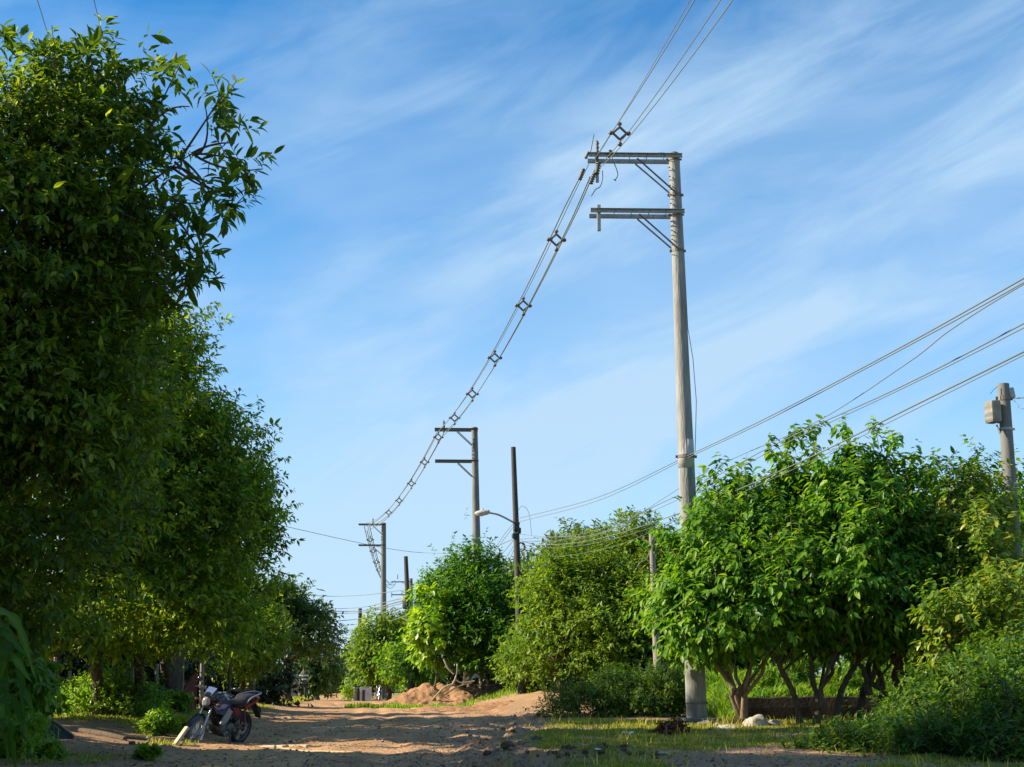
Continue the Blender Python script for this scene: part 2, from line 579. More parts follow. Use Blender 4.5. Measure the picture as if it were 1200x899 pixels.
def soil_mat(name, c1, c2, c3, grass=True):
    m = bpy.data.materials.new(name)
    m.use_nodes = True
    t = m.node_tree
    b = t.nodes['Principled BSDF']
    b.inputs['Roughness'].default_value = 0.95
    b.inputs['Specular IOR Level'].default_value = 0.15
    g = N(t, 'ShaderNodeNewGeometry')

    def nz(scale, det, stretch=(1, 1, 1), rough=0.6):
        mp = N(t, 'ShaderNodeMapping')
        mp.inputs['Scale'].default_value = stretch
        t.links.new(g.outputs['Position'], mp.inputs[0])
        n = N(t, 'ShaderNodeTexNoise')
        n.inputs['Scale'].default_value = scale
        n.inputs['Detail'].default_value = det
        n.inputs['Roughness'].default_value = rough
        t.links.new(mp.outputs[0], n.inputs['Vector'])
        return n.outputs['Fac']

    def mixc(fac, a, bb):
        x = N(t, 'ShaderNodeMix', data_type='RGBA')
        t.links.new(fac, x.inputs[0])
        for i, c in ((6, a), (7, bb)):
            if isinstance(c, tuple):
                x.inputs[i].default_value = (*c, 1)
            else:
                t.links.new(c, x.inputs[i])
        return x.outputs[2]

    col = mixc(ramp(t, nz(0.35, 5, (1, 0.35, 1)), 0.36, 0.64), c1, c2)
    col = mixc(wmath(t, 'MULTIPLY', ramp(t, nz(1.5, 6, (1, 0.4, 1)), 0.48, 0.70), 0.8), col, c3)
    col = mixc(wmath(t, 'MULTIPLY', ramp(t, nz(11, 6), 0.50, 0.72), 0.6), col, tuple(v * 0.55 for v in c1))
    col = mixc(wmath(t, 'MULTIPLY', ramp(t, nz(17, 4), 0.60, 0.70), 0.7), col, (0.42, 0.32, 0.22))
    if grass:
        at = N(t, 'ShaderNodeAttribute', attribute_name='tint')
        gcol = mixc(ramp(t, nz(3.0, 5), 0.35, 0.65), (0.15, 0.165, 0.036), (0.27, 0.25, 0.075))
        col = mixc(wmath(t, 'MULTIPLY', at.outputs['Fac'], ramp(t, nz(5, 5), 0.30, 0.52)), col, gcol)
    else:                                                # packed, paler wheel tracks
        at = N(t, 'ShaderNodeAttribute', attribute_name='tint')
        col = mixc(wmath(t, 'MULTIPLY', at.outputs['Fac'], ramp(t, nz(1.1, 5), 0.30, 0.62)), col, tuple(min(.6, v * 1.18) for v in c2))
    t.links.new(col, b.inputs['Base Color'])
    bp = N(t, 'ShaderNodeBump')
    bp.inputs['Strength'].default_value = 0.9
    bp.inputs['Distance'].default_value = 0.05
    t.links.new(wmath(t, 'ADD', nz(9, 8, (1, 0.7, 1), 0.7), wmath(t, 'MULTIPLY', nz(45, 4), 0.4)), bp.inputs['Height'])
    t.links.new(bp.outputs[0], b.inputs['Normal'])
    return m


M['soil'] = soil_mat('verge_soil', (0.29, 0.18, 0.10), (0.38, 0.25, 0.145), (0.22, 0.14, 0.08))
M['road'] = soil_mat('dirt_road', (0.36, 0.205, 0.102), (0.46, 0.285, 0.15), (0.27, 0.155, 0.082), grass=False)


def submesh(name, V, Q, m, tint=None):
    used, inv = np.unique(Q.ravel(), return_inverse=True)
    return np_mesh(name, V[used], inv.reshape(Q.shape), m, None if tint is None else tint[used], smooth=True, nv=4)


gT = grassmask(gV[:, 0], gV[:, 1])
far_t = (np.abs(gV[:, 0]) > 30) | (gV[:, 1] > 150) | (gV[:, 1] < -10)
gT[far_t] = 1.0
o = link('ground', submesh('ground', gV, gQ[~isroad], M['soil'], gT))
props(o, 'brown earth and patchy grass on both sides of the dirt road', None, None, 'structure')
_c = (road_l(gV[:, 1]) + road_r(gV[:, 1])) * .5 + 0.25 * vnoise(gV[:, 1] * .12, gV[:, 1] * 0 + 3, 9)
rT = np.zeros(len(gV))
for _sg in (-1.15, -0.35, .75, 1.5):
    rT = np.maximum(rT, np.exp(-((gV[:, 0] - _c - _sg - .15 * vnoise(gV[:, 1] * .3, gV[:, 1] * 0 + _sg, 4)) / 0.2) ** 2))
o = link('dirt_road', submesh('dirt_road', gV, gQ[isroad], M['road'], rT * .8))
props(o, 'rutted brown dirt road running into the distance', None, None, 'structure')


# ------------------------------------------------------------------ leaves
def norm(a):
    return a / np.maximum(np.linalg.norm(a, axis=1, keepdims=True), 1e-9)


def leaf_frames(P, D, Nn):
    D = norm(D)
    S = norm(np.cross(D, Nn))
    return D, S, norm(np.cross(S, D))


def leaf_mesh_arrays(P, D, S, Nv, L, Wd, tint, rng, simple=False):
    n = len(P)
    L, Wd = L[:, None], Wd[:, None]
    fold = rng.uniform(0.05, 0.3, (n, 1))
    curl = rng.uniform(-0.05, 0.28, (n, 1))
    tip = P + D * L - Nv * L * curl
    lf = P + D * L * 0.42 + S * Wd * 0.5 + Nv * (Wd * fold)
    rt = P + D * L * 0.42 - S * Wd * 0.5 + Nv * (Wd * fold)
    if simple:
        V = np.stack([P, rt, tip, lf], 1).reshape(-1, 3)
        b = (np.arange(n) * 4)[:, None]
        T = np.concatenate([b + np.array([[0, 1, 2]]), b + np.array([[0, 2, 3]])], 0)
        return V, T, np.repeat(tint, 4)
    mid = P + D * L * 0.5 - Nv * L * curl * 0.2
    lf2 = P + D * L * 0.74 + S * Wd * 0.36 + Nv * (Wd * fold * 0.6) - Nv * L * curl * 0.5
    rt2 = P + D * L * 0.74 - S * Wd * 0.36 + Nv * (Wd * fold * 0.6) - Nv * L * curl * 0.5
    V = np.stack([P, rt, rt2, tip, lf2, lf, mid], 1).reshape(-1, 3)
    b = (np.arange(n) * 7)[:, None]
    T = np.concatenate([b + np.array([q]) for q in ([0, 1, 6], [1, 2, 6], [2, 3, 6], [3, 4, 6], [4, 5, 6], [5, 0, 6])], 0)
    return V, T, np.repeat(tint, 7)


# holes cut into the left crowns so that the sun lights chosen spots (x, y, z, rx, ry)
GAPS = [(-3.7, 21.8, 0.1, 2.7, 0.7), (-4.8, 23.0, 0.6, 0.75, 0.9), (3.9, 29.25, 0.1, 4.8, 0.8), (-8.2, 29.0, 0.3, 1.4, 1.3), (-7.6, 23.6, 2.4, 1.9, 1.8), (-6.6, 26.2, 2.0, 0.9, 0.7), (-2.6, 24.6, 0.05, 0.9, 0.16),
        (0.4, 50.5, 0.3, 4.6, 6.0), (-2.5, 57, 0, 5.0, 5.0), (-5.0, 35.5, 0, 0.7, 0.28), (-4.6, 44, 0, 1.6, 0.25), (-0.6, 27.0, 0, 0.5, 0.12), (-4.5, 38, 0, 1.2, 0.2), (-8.0,60,0,5,3.5)]
TS = np.array(TO_SUN)


def shaded(P):
    keep = np.ones(len(P), bool)
    for gx0, gy0, gz0, rx, ry in GAPS:
        q = P - TS[None] * ((P[:, 2] - gz0) / TS[2])[:, None]
        nzv = 1 + 0.7 * fbm(q[:, 0] * 1.2, q[:, 1] * 1.2, 2, 77)
        keep &= ~((((q[:, 0] - gx0) / (rx + .15)) ** 2 + ((q[:, 1] - gy0) / (ry + .18)) ** 2 < nzv) & (P[:, 2] > gz0 + 0.4))
    return keep


def crown(rng, blobs, clumps, clump_r, sprigs, per, sl, L, Wr, droop=0.3, up=0.25, shell=0.45, bottom=None, gaps=False, ragged=0.12, spread=0.7):
    """sprigs of leaves in clumps over a union of ellipsoids -> dict of leaf arrays and clump centres"""
    B = np.array([[*b[0], *b[1]] for b in blobs])
    w = (B[:, 3] * B[:, 5] + B[:, 3] * B[:, 4] + B[:, 4] * B[:, 5])
    w /= w.sum()
    bi = rng.choice(len(B), clumps, p=w)
    d = norm(rng.normal(size=(clumps, 3)))
    rr = shell + (1 - shell) * rng.random(clumps) ** 0.6
    rr *= 1 + ragged * rng.normal(size=clumps)
    C = B[bi, :3] + d * rr[:, None] * B[bi, 3:]
    O = norm(d / B[bi, 3:])
    inner = np.zeros(clumps)
    for b in B:
        e = np.linalg.norm((C - b[:3]) / b[3:], axis=1)
        inner = np.maximum(inner, (e < 0.42))
    keep = inner < 0.5
    C, O = C[keep], O[keep]
    if bottom is not None:
        k = C[:, 2] > bottom
        C, O = C[k], O[k]
    size = clump_r * rng.uniform(0.55, 1.35, len(C))
    ci = np.repeat(np.arange(len(C)), sprigs)
    off = rng.normal(size=(len(ci), 3)) * 0.55
    SPp = C[ci] + off * size[ci][:, None]
    SD = norm(O[ci] * 0.9 + norm(off) * spread + rng.normal(size=off.shape) * 0.35 + np.array([0, 0, up]))
    if gaps:
        k = shaded(SPp)
        SPp, SD, ci = SPp[k], SD[k], ci[k]
    clt = rng.normal(0, 0.12, len(C))
    lv = sprig_leaves(rng, SPp, SD, per, sl, L, Wr, droop, clt[ci])
    slen = lv.pop('slen')
    if bottom is not None:
        k = lv['P'][:, 2] + lv['D'][:, 2] * lv['L'] > bottom - 0.45 + rng.uniform(-.3, .12, len(lv['P']))
        lv = {q: v[k] for q, v in lv.items()}
    if gaps:
        k = shaded(lv['P'] + lv['D'] * lv['L'][:, None] * 0.5)
        lv = {q: v[k] for q, v in lv.items()}
    return dict(C=C, O=O, SP=SPp, SD=SD, ci=ci, slen=slen, **lv)


def sprig_leaves(rng, SPp, SD, per, sl, L, Wr, droop, st=None, tint_mu=0.45):
    n = len(SPp) * per
    si = np.repeat(np.arange(len(SPp)), per)
    s = np.tile((np.arange(per) + 0.5) / per, len(SPp)) + rng.uniform(-.08, .08, n)
    slen = sl * rng.uniform(0.6, 1.3, len(SPp))
    bend = np.array([0, 0, -1.0]) * (0.25 * droop)
    P = SPp[si] + SD[si] * (s * slen[si])[:, None] + bend * ((s * slen[si]) ** 2 / max(sl, .01))[:, None]
    rad = rng.normal(size=(n, 3))
    rad = norm(rad - SD[si] * (rad * SD[si]).sum(1, keepdims=True))
    D = norm(SD[si] * (0.25 + 0.65 * s)[:, None] + rad * 0.85 + np.array([0, 0, -1.0]) * droop)
    Nn = np.array([0, 0, 1.0]) + SD[si] * 0.5 + rng.normal(size=(n, 3)) * 0.32
    D, S, Nv = leaf_frames(P, D, Nn)
    LL = L * rng.uniform(0.45, 1.25, n)
    WW = LL * Wr * rng.uniform(0.8, 1.2, n)
    tint = np.clip(rng.normal(tint_mu, 0.25, n) + 0.22 * (s - 0.5) + (0 if st is None else st[si]), 0, 1)
    tint = np.where(rng.random(n) < 0.03, rng.uniform(0.85, 1.0, n), tint)
    return dict(P=P, D=D, S=S, Nv=Nv, L=LL, Wd=WW, tint=tint, slen=slen)


LEAF_ONE = {}


def unit_leaf(mname, k, t):
    """one leaf of unit length along +Y, unit width in x, shared by all alike leaves"""
    key = (mname, k, t)
    if key in LEAF_ONE:
        return LEAF_ONE[key]
    fold, curl = (0.12, 0.08) if k == 0 else (0.26, 0.22)
    V = [(0, 0, 0)]
    for y, w in ((0.2, 0.36), (0.45, 0.5), (0.75, 0.33)):
        z = -curl * y * y
        V += [(-w, y, z + fold * w * 0.5), (0, y, z - 0.02), (w, y, z + fold * w * 0.5)]
    V.append((0, 1, -curl))
    T = [(0, 2, 1), (0, 3, 2)]
    for r in (1, 4):
        T += [(r, r + 1, r + 4), (r, r + 4, r + 3), (r + 1, r + 2, r + 5), (r + 1, r + 5, r + 4)]
    T += [(7, 8, 10), (8, 9, 10)]
    me = np_mesh('leaf', np.array(V), np.array(T), M[mname], np.full(len(V), t), smooth=True)
    LEAF_ONE[key] = me
    return me


def proj(P):
    x, y, z = P[:, 0], P[:, 1], P[:, 2] - CAM_H
    dep = y * CP + z * SP
    upc = -y * SP + z * CP
    return 600 + F_PX * x / dep, 449.5 - F_PX * upc / dep, dep


def leaf_parts(root, c, mname, count=300, cell=9.0):
    """the leaves that show largest become parts of their own; returns the mask of those left over"""
    mid = c['P'] + c['D'] * c['L'][:, None] * 0.5
    px, py, dep = proj(mid)
    vis = (px > -5) & (px < 1205) & (py > -5) & (py < 900)
    order = np.argsort(dep)
    order = order[vis[order]]
    key = (np.floor(px / cell).astype(int) * 4096 + np.floor(py / cell).astype(int))
    _, first = np.unique(key[order], return_index=True)
    cand = order[first]
    vd = norm(mid[cand] - np.array([0, 0, CAM_H]))
    size = c['L'][cand] / dep[cand] * (np.abs((c['Nv'][cand] * vd).sum(1)) + 0.35)
    pick = cand[np.argsort(-size)[:count]]
    org = np.array(ORG[root])
    for i in pick:
        me = unit_leaf(mname, int(i) % 2, round(float(c['tint'][i]) * 6) / 6)
        lf = bpy.data.objects.new('leaf', me)
        COL.objects.link(lf)
        lf.parent = root
        Sx, Dy, Nz, Lw, Ww = c['S'][i], c['D'][i], c['Nv'][i], float(c['L'][i]), float(c['Wd'][i])
        p = c['P'][i] - org
        lf.matrix_local = Matrix(((Sx[0] * Ww, Dy[0] * Lw, Nz[0] * Lw, p[0]), (Sx[1] * Ww, Dy[1] * Lw, Nz[1] * Lw, p[1]), (Sx[2] * Ww, Dy[2] * Lw, Nz[2] * Lw, p[2]), (0, 0, 0, 1)))
    rest = np.ones(len(c['P']), bool)
    rest[pick] = False
    return rest


def leaf_object(name, root, c, mname, rng, simple=False, mask=None, stuff=False):
    k = slice(None) if mask is None else mask
    V, T, tint = leaf_mesh_arrays(c['P'][k], c['D'][k], c['S'][k], c['Nv'][k], c['L'][k], c['Wd'][k], c['tint'][k], rng, simple)
    o = link(name, np_mesh(name, V - np.array(ORG[root]), T, M[mname], tint), root)
    if stuff:
        o['kind'] = 'stuff'
    return o


def twigs(root, c, m, rng, frac=0.5, r=0.008, clump=True):
    """thin stems of the sprigs, and boughs from the clump centres inwards, as one part"""
    pick = rng.random(len(c['SP'])) < frac
    A = c['SP'][pick] - c['SD'][pick] * (c['slen'][pick] * 0.6)[:, None]
    Bp = c['SP'][pick] + c['SD'][pick] * (c['slen'][pick] * 0.95)[:, None]
    n = len(A)
    if not n:
        return
    d = norm(Bp - A)
    s = norm(np.cross(d, np.array([0.3, 0.2, 1.0])))
    u = np.cross(d, s)
    V = []
    for base, rr in ((A, r), (Bp, r * 0.5)):
        for q in (0, 2.094, 4.189):
            V.append(base + (s * math.cos(q) + u * math.sin(q)) * rr)
    V = np.stack(V, 1).reshape(-1, 3)
    b = (np.arange(n) * 6)[:, None]
    T = np.concatenate([b + np.array([q]) for q in ([0, 1, 4], [0, 4, 3], [1, 2, 5], [1, 5, 4], [2, 0, 3], [2, 3, 5])], 0)
    o = link('twigs', np_mesh('twigs', V - np.array(ORG[root]), T, m), root)
    o['kind'] = 'stuff'


def trunk_mesh(mb, base, fork, r0, r1, targets, seed, n=8, limb_r=0.5, wob=0.08):
    """a tapered trunk from base to fork, then limbs reaching to the targets"""
    rg = random.Random(seed)
    base, fork = Vector(base), Vector(fork)
    pts, rad = [], []
    K = 6
    for i in range(K + 1):
        t = i / K
        p = base.lerp(fork, t) + Vector((rg.uniform(-1, 1), rg.uniform(-1, 1), 0)) * wob * (0 < i < K)
        pts.append(p)
        rad.append(r0 + (r1 - r0) * t + (r0 * 0.45 if i == 0 else 0))
    pts[0] = pts[0] - Vector((0, 0, 0.25))
    mb.tube(pts, rad, n)
    for tg in targets:
        tg = Vector(tg)
        st = base.lerp(fork, rg.uniform(0.72, 1.0))
        md = st.lerp(tg, 0.45) + Vector((0, 0, 0.12 * (tg - st).length)) + Vector((rg.uniform(-1, 1), rg.uniform(-1, 1), rg.uniform(-1, 1))) * 0.08 * (tg - st).length
        pth = bez(st, md, tg, 7)
        mb.tube(pth, [r1 * limb_r * (1 - 0.8 * i / 6) + 0.004 for i in range(7)], 6)


def blob(px, py, Y, rx, ry, dep):
    return (tuple(W(px, py, Y)), (rx * Y / F_PX, dep, ry * Y / F_PX))


def tree(name, label, cat, base, blobs, mname, seed, clumps=90, clump_r=0.5, sprigs=12, per=8, sl=0.35, L=0.2, Wr=0.36, droop=0.35, up=0.25, bottom=None, gaps=False,
         trunk=None, bark='bark', singles=0, simple=False, twig=0.0, group=None, extra=None, shell=0.45, ragged=0.12, tint_mu=0.45, limbs=14, spread=0.7):
    rng = np.random.default_rng(seed)
    root = thing(name, label, cat, base, group)
    c = crown(rng, blobs, clumps, clump_r, sprigs, per, sl, L, Wr, droop, up, shell, bottom, gaps, ragged, spread)
    c['tint'] = np.clip(c['tint'] + tint_mu - 0.45, 0, 1)
    if extra is not None:
        for kk in ('P', 'D', 'S', 'Nv', 'L', 'Wd', 'tint', 'SP', 'SD', 'slen'):
            c[kk] = np.concatenate([c[kk], extra[kk]])
    mask = leaf_parts(root, c, mname, singles) if singles else None
    leaf_object('crown', root, c, mname, rng, simple, mask, stuff=bool(singles))
    if twig:
        twigs(root, c, M[bark], rng, twig)
    if trunk:
        mb = MB()
        for q, (b0, fk, r0, r1) in enumerate(trunk):
            tg = c['C'][rng.choice(len(c['C']), min(limbs, len(c['C'])), replace=False)]
            b0v = np.array(fk)
            dd = np.linalg.norm(tg - b0v, axis=1)
            tg = tg[np.argsort(dd)[:max(3, limbs // len(trunk))]]
            trunk_mesh(mb, b0, fk, r0, r1, [tuple(x) for x in tg], seed * 10 + q)
        mb.build('trunk', M[bark], root)
    return root

# ------------------------------------------------------------------ trees of the left row
# overhanging bough of the nearest tree: sprigs placed along thin twigs
def bough_sprigs(seed, spots, Y, L, per, sl, droop, Wr=0.33, up=0.15, ax=0.0, tint=0.5, dx=0):
    rg = np.random.default_rng(seed)
    SPp, SD = [], []
    for (px, py, k, rp) in spots:
        for _ in range(k):
            a, r = rg.uniform(0, 6.283), rp * math.sqrt(rg.random())
            SPp.append(W(px + dx + r * math.cos(a), py + r * math.sin(a), Y + rg.normal() * 0.35))
            SD.append((ax + rg.normal() * 0.5, rg.normal() * 0.5, up + rg.normal() * 0.45))
    SPp, SD = np.array(SPp), norm(np.array(SD))
    return dict(SP=SPp, SD=SD, **sprig_leaves(rg, SPp, SD, per, sl, L, Wr, droop, None, tint))


YA = 16.5
spots = [(172, 62, 4, 26), (200, 92, 3, 12), (214, 72, 3, 8), (150, 95, 12, 30), (186, 118, 5, 16), (170, 150, 16, 30), (207, 165, 2, 8), (180, 205, 14, 28),
         (262, 108, 4, 9), (278, 122, 4, 10), (262, 140, 4, 12), (283, 146, 3, 9), (270, 172, 3, 9), (282, 188, 3, 9), (301, 194, 3, 8), (309, 202, 2, 5),
         (284, 222, 5, 12), (268, 228, 4, 10), (258, 250, 4, 10), (292, 238, 3, 8), (238, 243, 3, 12), (222, 262, 5, 16), (232, 285, 5, 14), (246, 300, 4, 10), (242, 325, 4, 9), (228, 318, 5, 12),
         (205, 300, 8, 20), (190, 268, 10, 22), (212, 345, 4, 10), (196, 335, 5, 13), (182, 310, 12, 22), (175, 345, 6, 16), (195, 362, 2, 7), (160, 250, 16, 26), (212, 235, 4, 10),
         (165, 360, 8, 20), (10, 45, 4, 12), (16, 70, 5, 14), (60, 80, 8, 22), (100, 72, 8, 20), (135, 70, 6, 18), (78, 62, 4, 14), (120, 58, 3, 8)]
extraA = bough_sprigs(5, spots, YA, 0.20, 9, 0.28, 0.22, ax=0.15, tint=0.2, dx=-9)

treeA = tree('mango_tree', 'tall dark mango-like tree nearest on the left, one leafy bough reaching out against the sky', 'tree', (X(-90, 17.0), 17.0, gz(X(-90, 17), 17)),
             [blob(10, 330, 16.8, 140, 245, 1.5), blob(85, 225, 16.8, 90, 130, 1.3), blob(30, 560, 16.6, 130, 200, 1.4), blob(-150, 420, 16.5, 180, 380, 1.9), blob(95, 400, 17.2, 80, 180, 1.4),
              blob(65, 135, 16.8, 70, 50, 0.9)],
             'lf_left', 11, clumps=560, clump_r=0.40, sprigs=20, per=10, sl=0.28, L=0.135, Wr=0.38, droop=0.38, up=0.2, bottom=1.62, shell=0.55, gaps=True,
             trunk=[((X(-90, 17.0), 17.0, gz(X(-90, 17), 17)), tuple(W(-60, 640, 16.8)), 0.24, 0.17)], singles=300, twig=0.25, extra=extraA, limbs=20)
mb = MB()
hub = W(150, 235, YA)
mb.tube(smooth_path([W(-60, 640, 16.8), W(10, 420, 16.7), W(90, 300, YA), hub]), [0.12, .115, .11, .1, .095, .09, .085, .08, .07, .06, .05, .045, .04], 7)
for (a, b, c) in (((150, 235), (185, 205), (225, 180)), ((225, 180), (245, 180), (288, 188)), ((225, 180), (250, 165), (275, 168)), ((210, 188), (235, 150), (262, 110)), ((225, 180), (262, 205), (308, 198)),
                  ((205, 190), (230, 215), (270, 232)), ((200, 195), (235, 222), (262, 225)), ((150, 235), (185, 240), (215, 265)), ((190, 240), (225, 270), (245, 322)), ((150, 235), (180, 290), (210, 345)),
                  ((150, 235), (165, 160), (212, 75)), ((165, 165), (190, 120), (222, 125)), ((212, 186), (240, 205), (258, 252)), ((196, 196), (232, 192), (247, 240)), ((230, 182), (250, 172), (240, 120))):
    pth = bez(W(*a, YA), W(*b, YA - 0.15), W(*c, YA), 8)
    mb.tube(pth, [0.018 - 0.0016 * i for i in range(8)], 5)
mb.build('branch', M['bark'], treeA)

tree('shade_tree', 'huge rounded dark green tree on the left behind the motorcycle', 'tree', (X(112, 28.5), 28.5, gz(X(112, 28.5), 28.5)),
     [blob(190, 615, 27.5, 118, 160, 2.1), blob(168, 475, 28, 66, 90, 1.8), blob(110, 620, 26.5, 140, 160, 2.1), blob(232, 567, 27.5, 68, 94, 1.8), blob(252, 652, 27, 60, 98, 1.7), blob(50, 590, 27, 130, 190, 2.1),
      blob(150, 730, 25.6, 130, 55, 1.4), blob(192, 425, 27.8, 34, 42, 1.1), blob(168, 405, 27, 40, 44, 1.3), blob(274, 610, 27.5, 30, 76, 1.2)],
     'lf_left2', 12, clumps=900, clump_r=0.46, sprigs=22, per=9, sl=0.30, L=0.14, Wr=0.42, simple=True, droop=0.42, up=0.2, bottom=1.8, shell=0.55, gaps=True,
     trunk=[((X(112, 28.5), 28.5, 0.15), tuple(W(120, 700, 28)), 0.12, 0.11), ((X(64, 29.5), 29.5, 0.15), tuple(W(60, 720, 28.6)), 0.13, 0.10), ((X(160, 29), 29, 0.15), tuple(W(168, 720, 28.5)), 0.11, 0.09)],
     singles=300, twig=0.05, limbs=24, ragged=0.06)

# trees farther along the left row
tree('shade_tree', 'dense dark tree added to shade the road, mostly hidden behind the huge rounded one', 'tree', onground(190, 37),  # added behind the big crown to keep the road in shade
     [blob(185, 620, 37, 110, 140, 2.4), blob(215, 700, 37, 80, 70, 2.2)], 'lf_left2', 13, clumps=200, clump_r=0.7, sprigs=16, per=8, sl=0.4, L=0.2, Wr=0.42, bottom=2.0, gaps=True,
     trunk=[(tuple(onground(200, 37)), tuple(W(195, 720, 37)), 0.2, 0.14)], simple=True)
tree('leafy_tree', 'small sunlit yellow-green tree beside the huge rounded left tree', 'tree', onground(288, 43),
     [blob(294, 738, 43, 32, 38, 1.2), blob(308, 750, 42, 14, 24, 0.9), blob(268, 756, 42, 34, 32, 1.1)], 'lf_olive', 14, clumps=150, clump_r=0.3, sprigs=14, per=8, sl=0.3, L=0.16, Wr=0.42, gaps=True, bottom=1.3,
     trunk=[(tuple(onground(288, 43)), tuple(W(292, 765, 43)), 0.12, 0.08)], simple=True, twig=0.1, tint_mu=0.55)
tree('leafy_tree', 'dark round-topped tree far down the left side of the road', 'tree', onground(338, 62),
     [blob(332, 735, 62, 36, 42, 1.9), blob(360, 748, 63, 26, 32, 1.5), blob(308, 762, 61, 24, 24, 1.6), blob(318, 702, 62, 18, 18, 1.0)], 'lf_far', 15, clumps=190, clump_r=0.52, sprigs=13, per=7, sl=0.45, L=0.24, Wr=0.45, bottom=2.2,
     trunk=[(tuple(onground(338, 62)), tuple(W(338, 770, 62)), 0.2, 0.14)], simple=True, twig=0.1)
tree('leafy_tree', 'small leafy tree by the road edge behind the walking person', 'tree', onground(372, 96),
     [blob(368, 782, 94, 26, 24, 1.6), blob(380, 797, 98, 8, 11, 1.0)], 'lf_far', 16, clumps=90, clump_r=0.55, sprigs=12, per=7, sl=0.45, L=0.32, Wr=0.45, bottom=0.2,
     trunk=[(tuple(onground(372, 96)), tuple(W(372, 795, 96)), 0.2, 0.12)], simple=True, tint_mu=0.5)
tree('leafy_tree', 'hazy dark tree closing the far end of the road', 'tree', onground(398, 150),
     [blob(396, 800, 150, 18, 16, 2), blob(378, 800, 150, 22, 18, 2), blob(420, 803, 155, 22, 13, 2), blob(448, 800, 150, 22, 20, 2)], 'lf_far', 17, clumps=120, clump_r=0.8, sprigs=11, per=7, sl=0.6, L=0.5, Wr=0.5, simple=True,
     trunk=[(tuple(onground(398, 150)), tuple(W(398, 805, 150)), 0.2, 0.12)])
# thicket added as dark backing behind the left trunks, shade in its leaf colour
tree('hedge', 'thicket added as backing behind the trunks of the left row, shade put into its dark leaf colour', 'hedge', (X(150, 38), 38, 0),
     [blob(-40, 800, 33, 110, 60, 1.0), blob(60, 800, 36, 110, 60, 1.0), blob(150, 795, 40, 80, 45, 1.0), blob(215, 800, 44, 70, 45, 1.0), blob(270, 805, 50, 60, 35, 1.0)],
     'lf_shade', 18, clumps=420, clump_r=0.5, sprigs=12, per=7, sl=0.4, L=0.27, Wr=0.45, simple=True, bottom=-0.3, gaps=True, tint_mu=.3)
# unseen trees added outside the frame on the left to shade road and crowns
for q, (tx, ty, hh, s_) in enumerate(((-10.0, 10.8, 6.6, 21), (-9.4, 4.0, 6.4, 22), (-13.0, 16.5, 6.8, 23), (-13.2, 23.0, 6.8, 24), (-14.0, 31.5, 6.2, 25))):
    tree('shade_tree', 'unseen dark tree added for shade in the rear of the left row, ' + ('beside the nearest mango-like tree', 'first of the row beside the viewer', 'behind the nearest mango-like tree', 'behind the huge rounded tree', 'last and farthest one')[q], 'tree', (tx, ty, gz(tx, ty)),
         [((tx, ty, hh), (2.6, 3.6, 4.2)), ((tx + 0.6, ty + 0.8, hh - 2.6), (2.4, 3.4, 2.4))], 'lf_left', s_, clumps=240, clump_r=0.8, sprigs=12, per=6, sl=0.5, L=0.36, Wr=0.45, bottom=1.3, gaps=True,
         trunk=[((tx, ty, gz(tx, ty)), (tx, ty, hh - 1.5), 0.24, 0.16)], simple=True, group='unseen trees added for shade behind the left row')

# ------------------------------------------------------------------ right side, near
b1 = onground(868, 30.8)
tree('leafy_tree', 'bright green broad-leaved tree with fanned pale stems, beside the tall concrete pole', 'tree', b1,
     [blob(850, 680, 30.3, 64, 66, 1.3), blob(898, 625, 30.6, 44, 62, 1.2), blob(880, 690, 29.8, 78, 56, 1.4), blob(828, 722, 30.0, 44, 38, 1.0), blob(935, 605, 31, 32, 58, 1.0), blob(940, 690, 30.2, 50, 58, 1.3), blob(848, 620, 30.6, 22, 36, 0.7)],
     'lf_right', 31, clumps=320, clump_r=0.30, sprigs=15, per=9, sl=0.46, L=0.20, Wr=0.42, droop=0.95, up=0.75, bottom=1.72, shell=0.5, ragged=0.15,
     trunk=[(tuple(b1), tuple(W(866, 815, 30.8)), 0.11, 0.085), (tuple(W(866, 825, 30.8)), tuple(W(835, 765, 30.5)), 0.05, 0.03), (tuple(W(868, 825, 30.8)), tuple(W(853, 762, 30.6)), 0.048, 0.03), (tuple(W(872, 825, 30.7)), tuple(W(885, 755, 30.5)), 0.05, 0.035),
            (tuple(W(870, 828, 30.6)), tuple(W(905, 765, 30.3)), 0.042, 0.028)],
     bark='bark_pale', singles=300, twig=0.25, limbs=26, tint_mu=0.5,
     extra=bough_sprigs(61, [(845, 552, 3, 6), (850, 575, 4, 8), (905, 528, 3, 6), (908, 555, 4, 9), (940, 520, 4, 8), (933, 545, 6, 12), (955, 535, 4, 8), (823, 590, 3, 6), (880, 560, 4, 10), (784, 690, 4, 10), (786, 745, 4, 9), (808, 768, 4, 10), (778, 715, 3, 6), (870, 572, 4, 7), (925, 520, 4, 7), (920, 545, 5, 9), (948, 510, 3, 5), (832, 600, 4, 8), (812, 640, 5, 9), (800, 665, 5, 9)], 30.4, 0.225, 11, 0.5, 0.9, 0.42, up=1.2))
b2 = onground(955, 29.6)
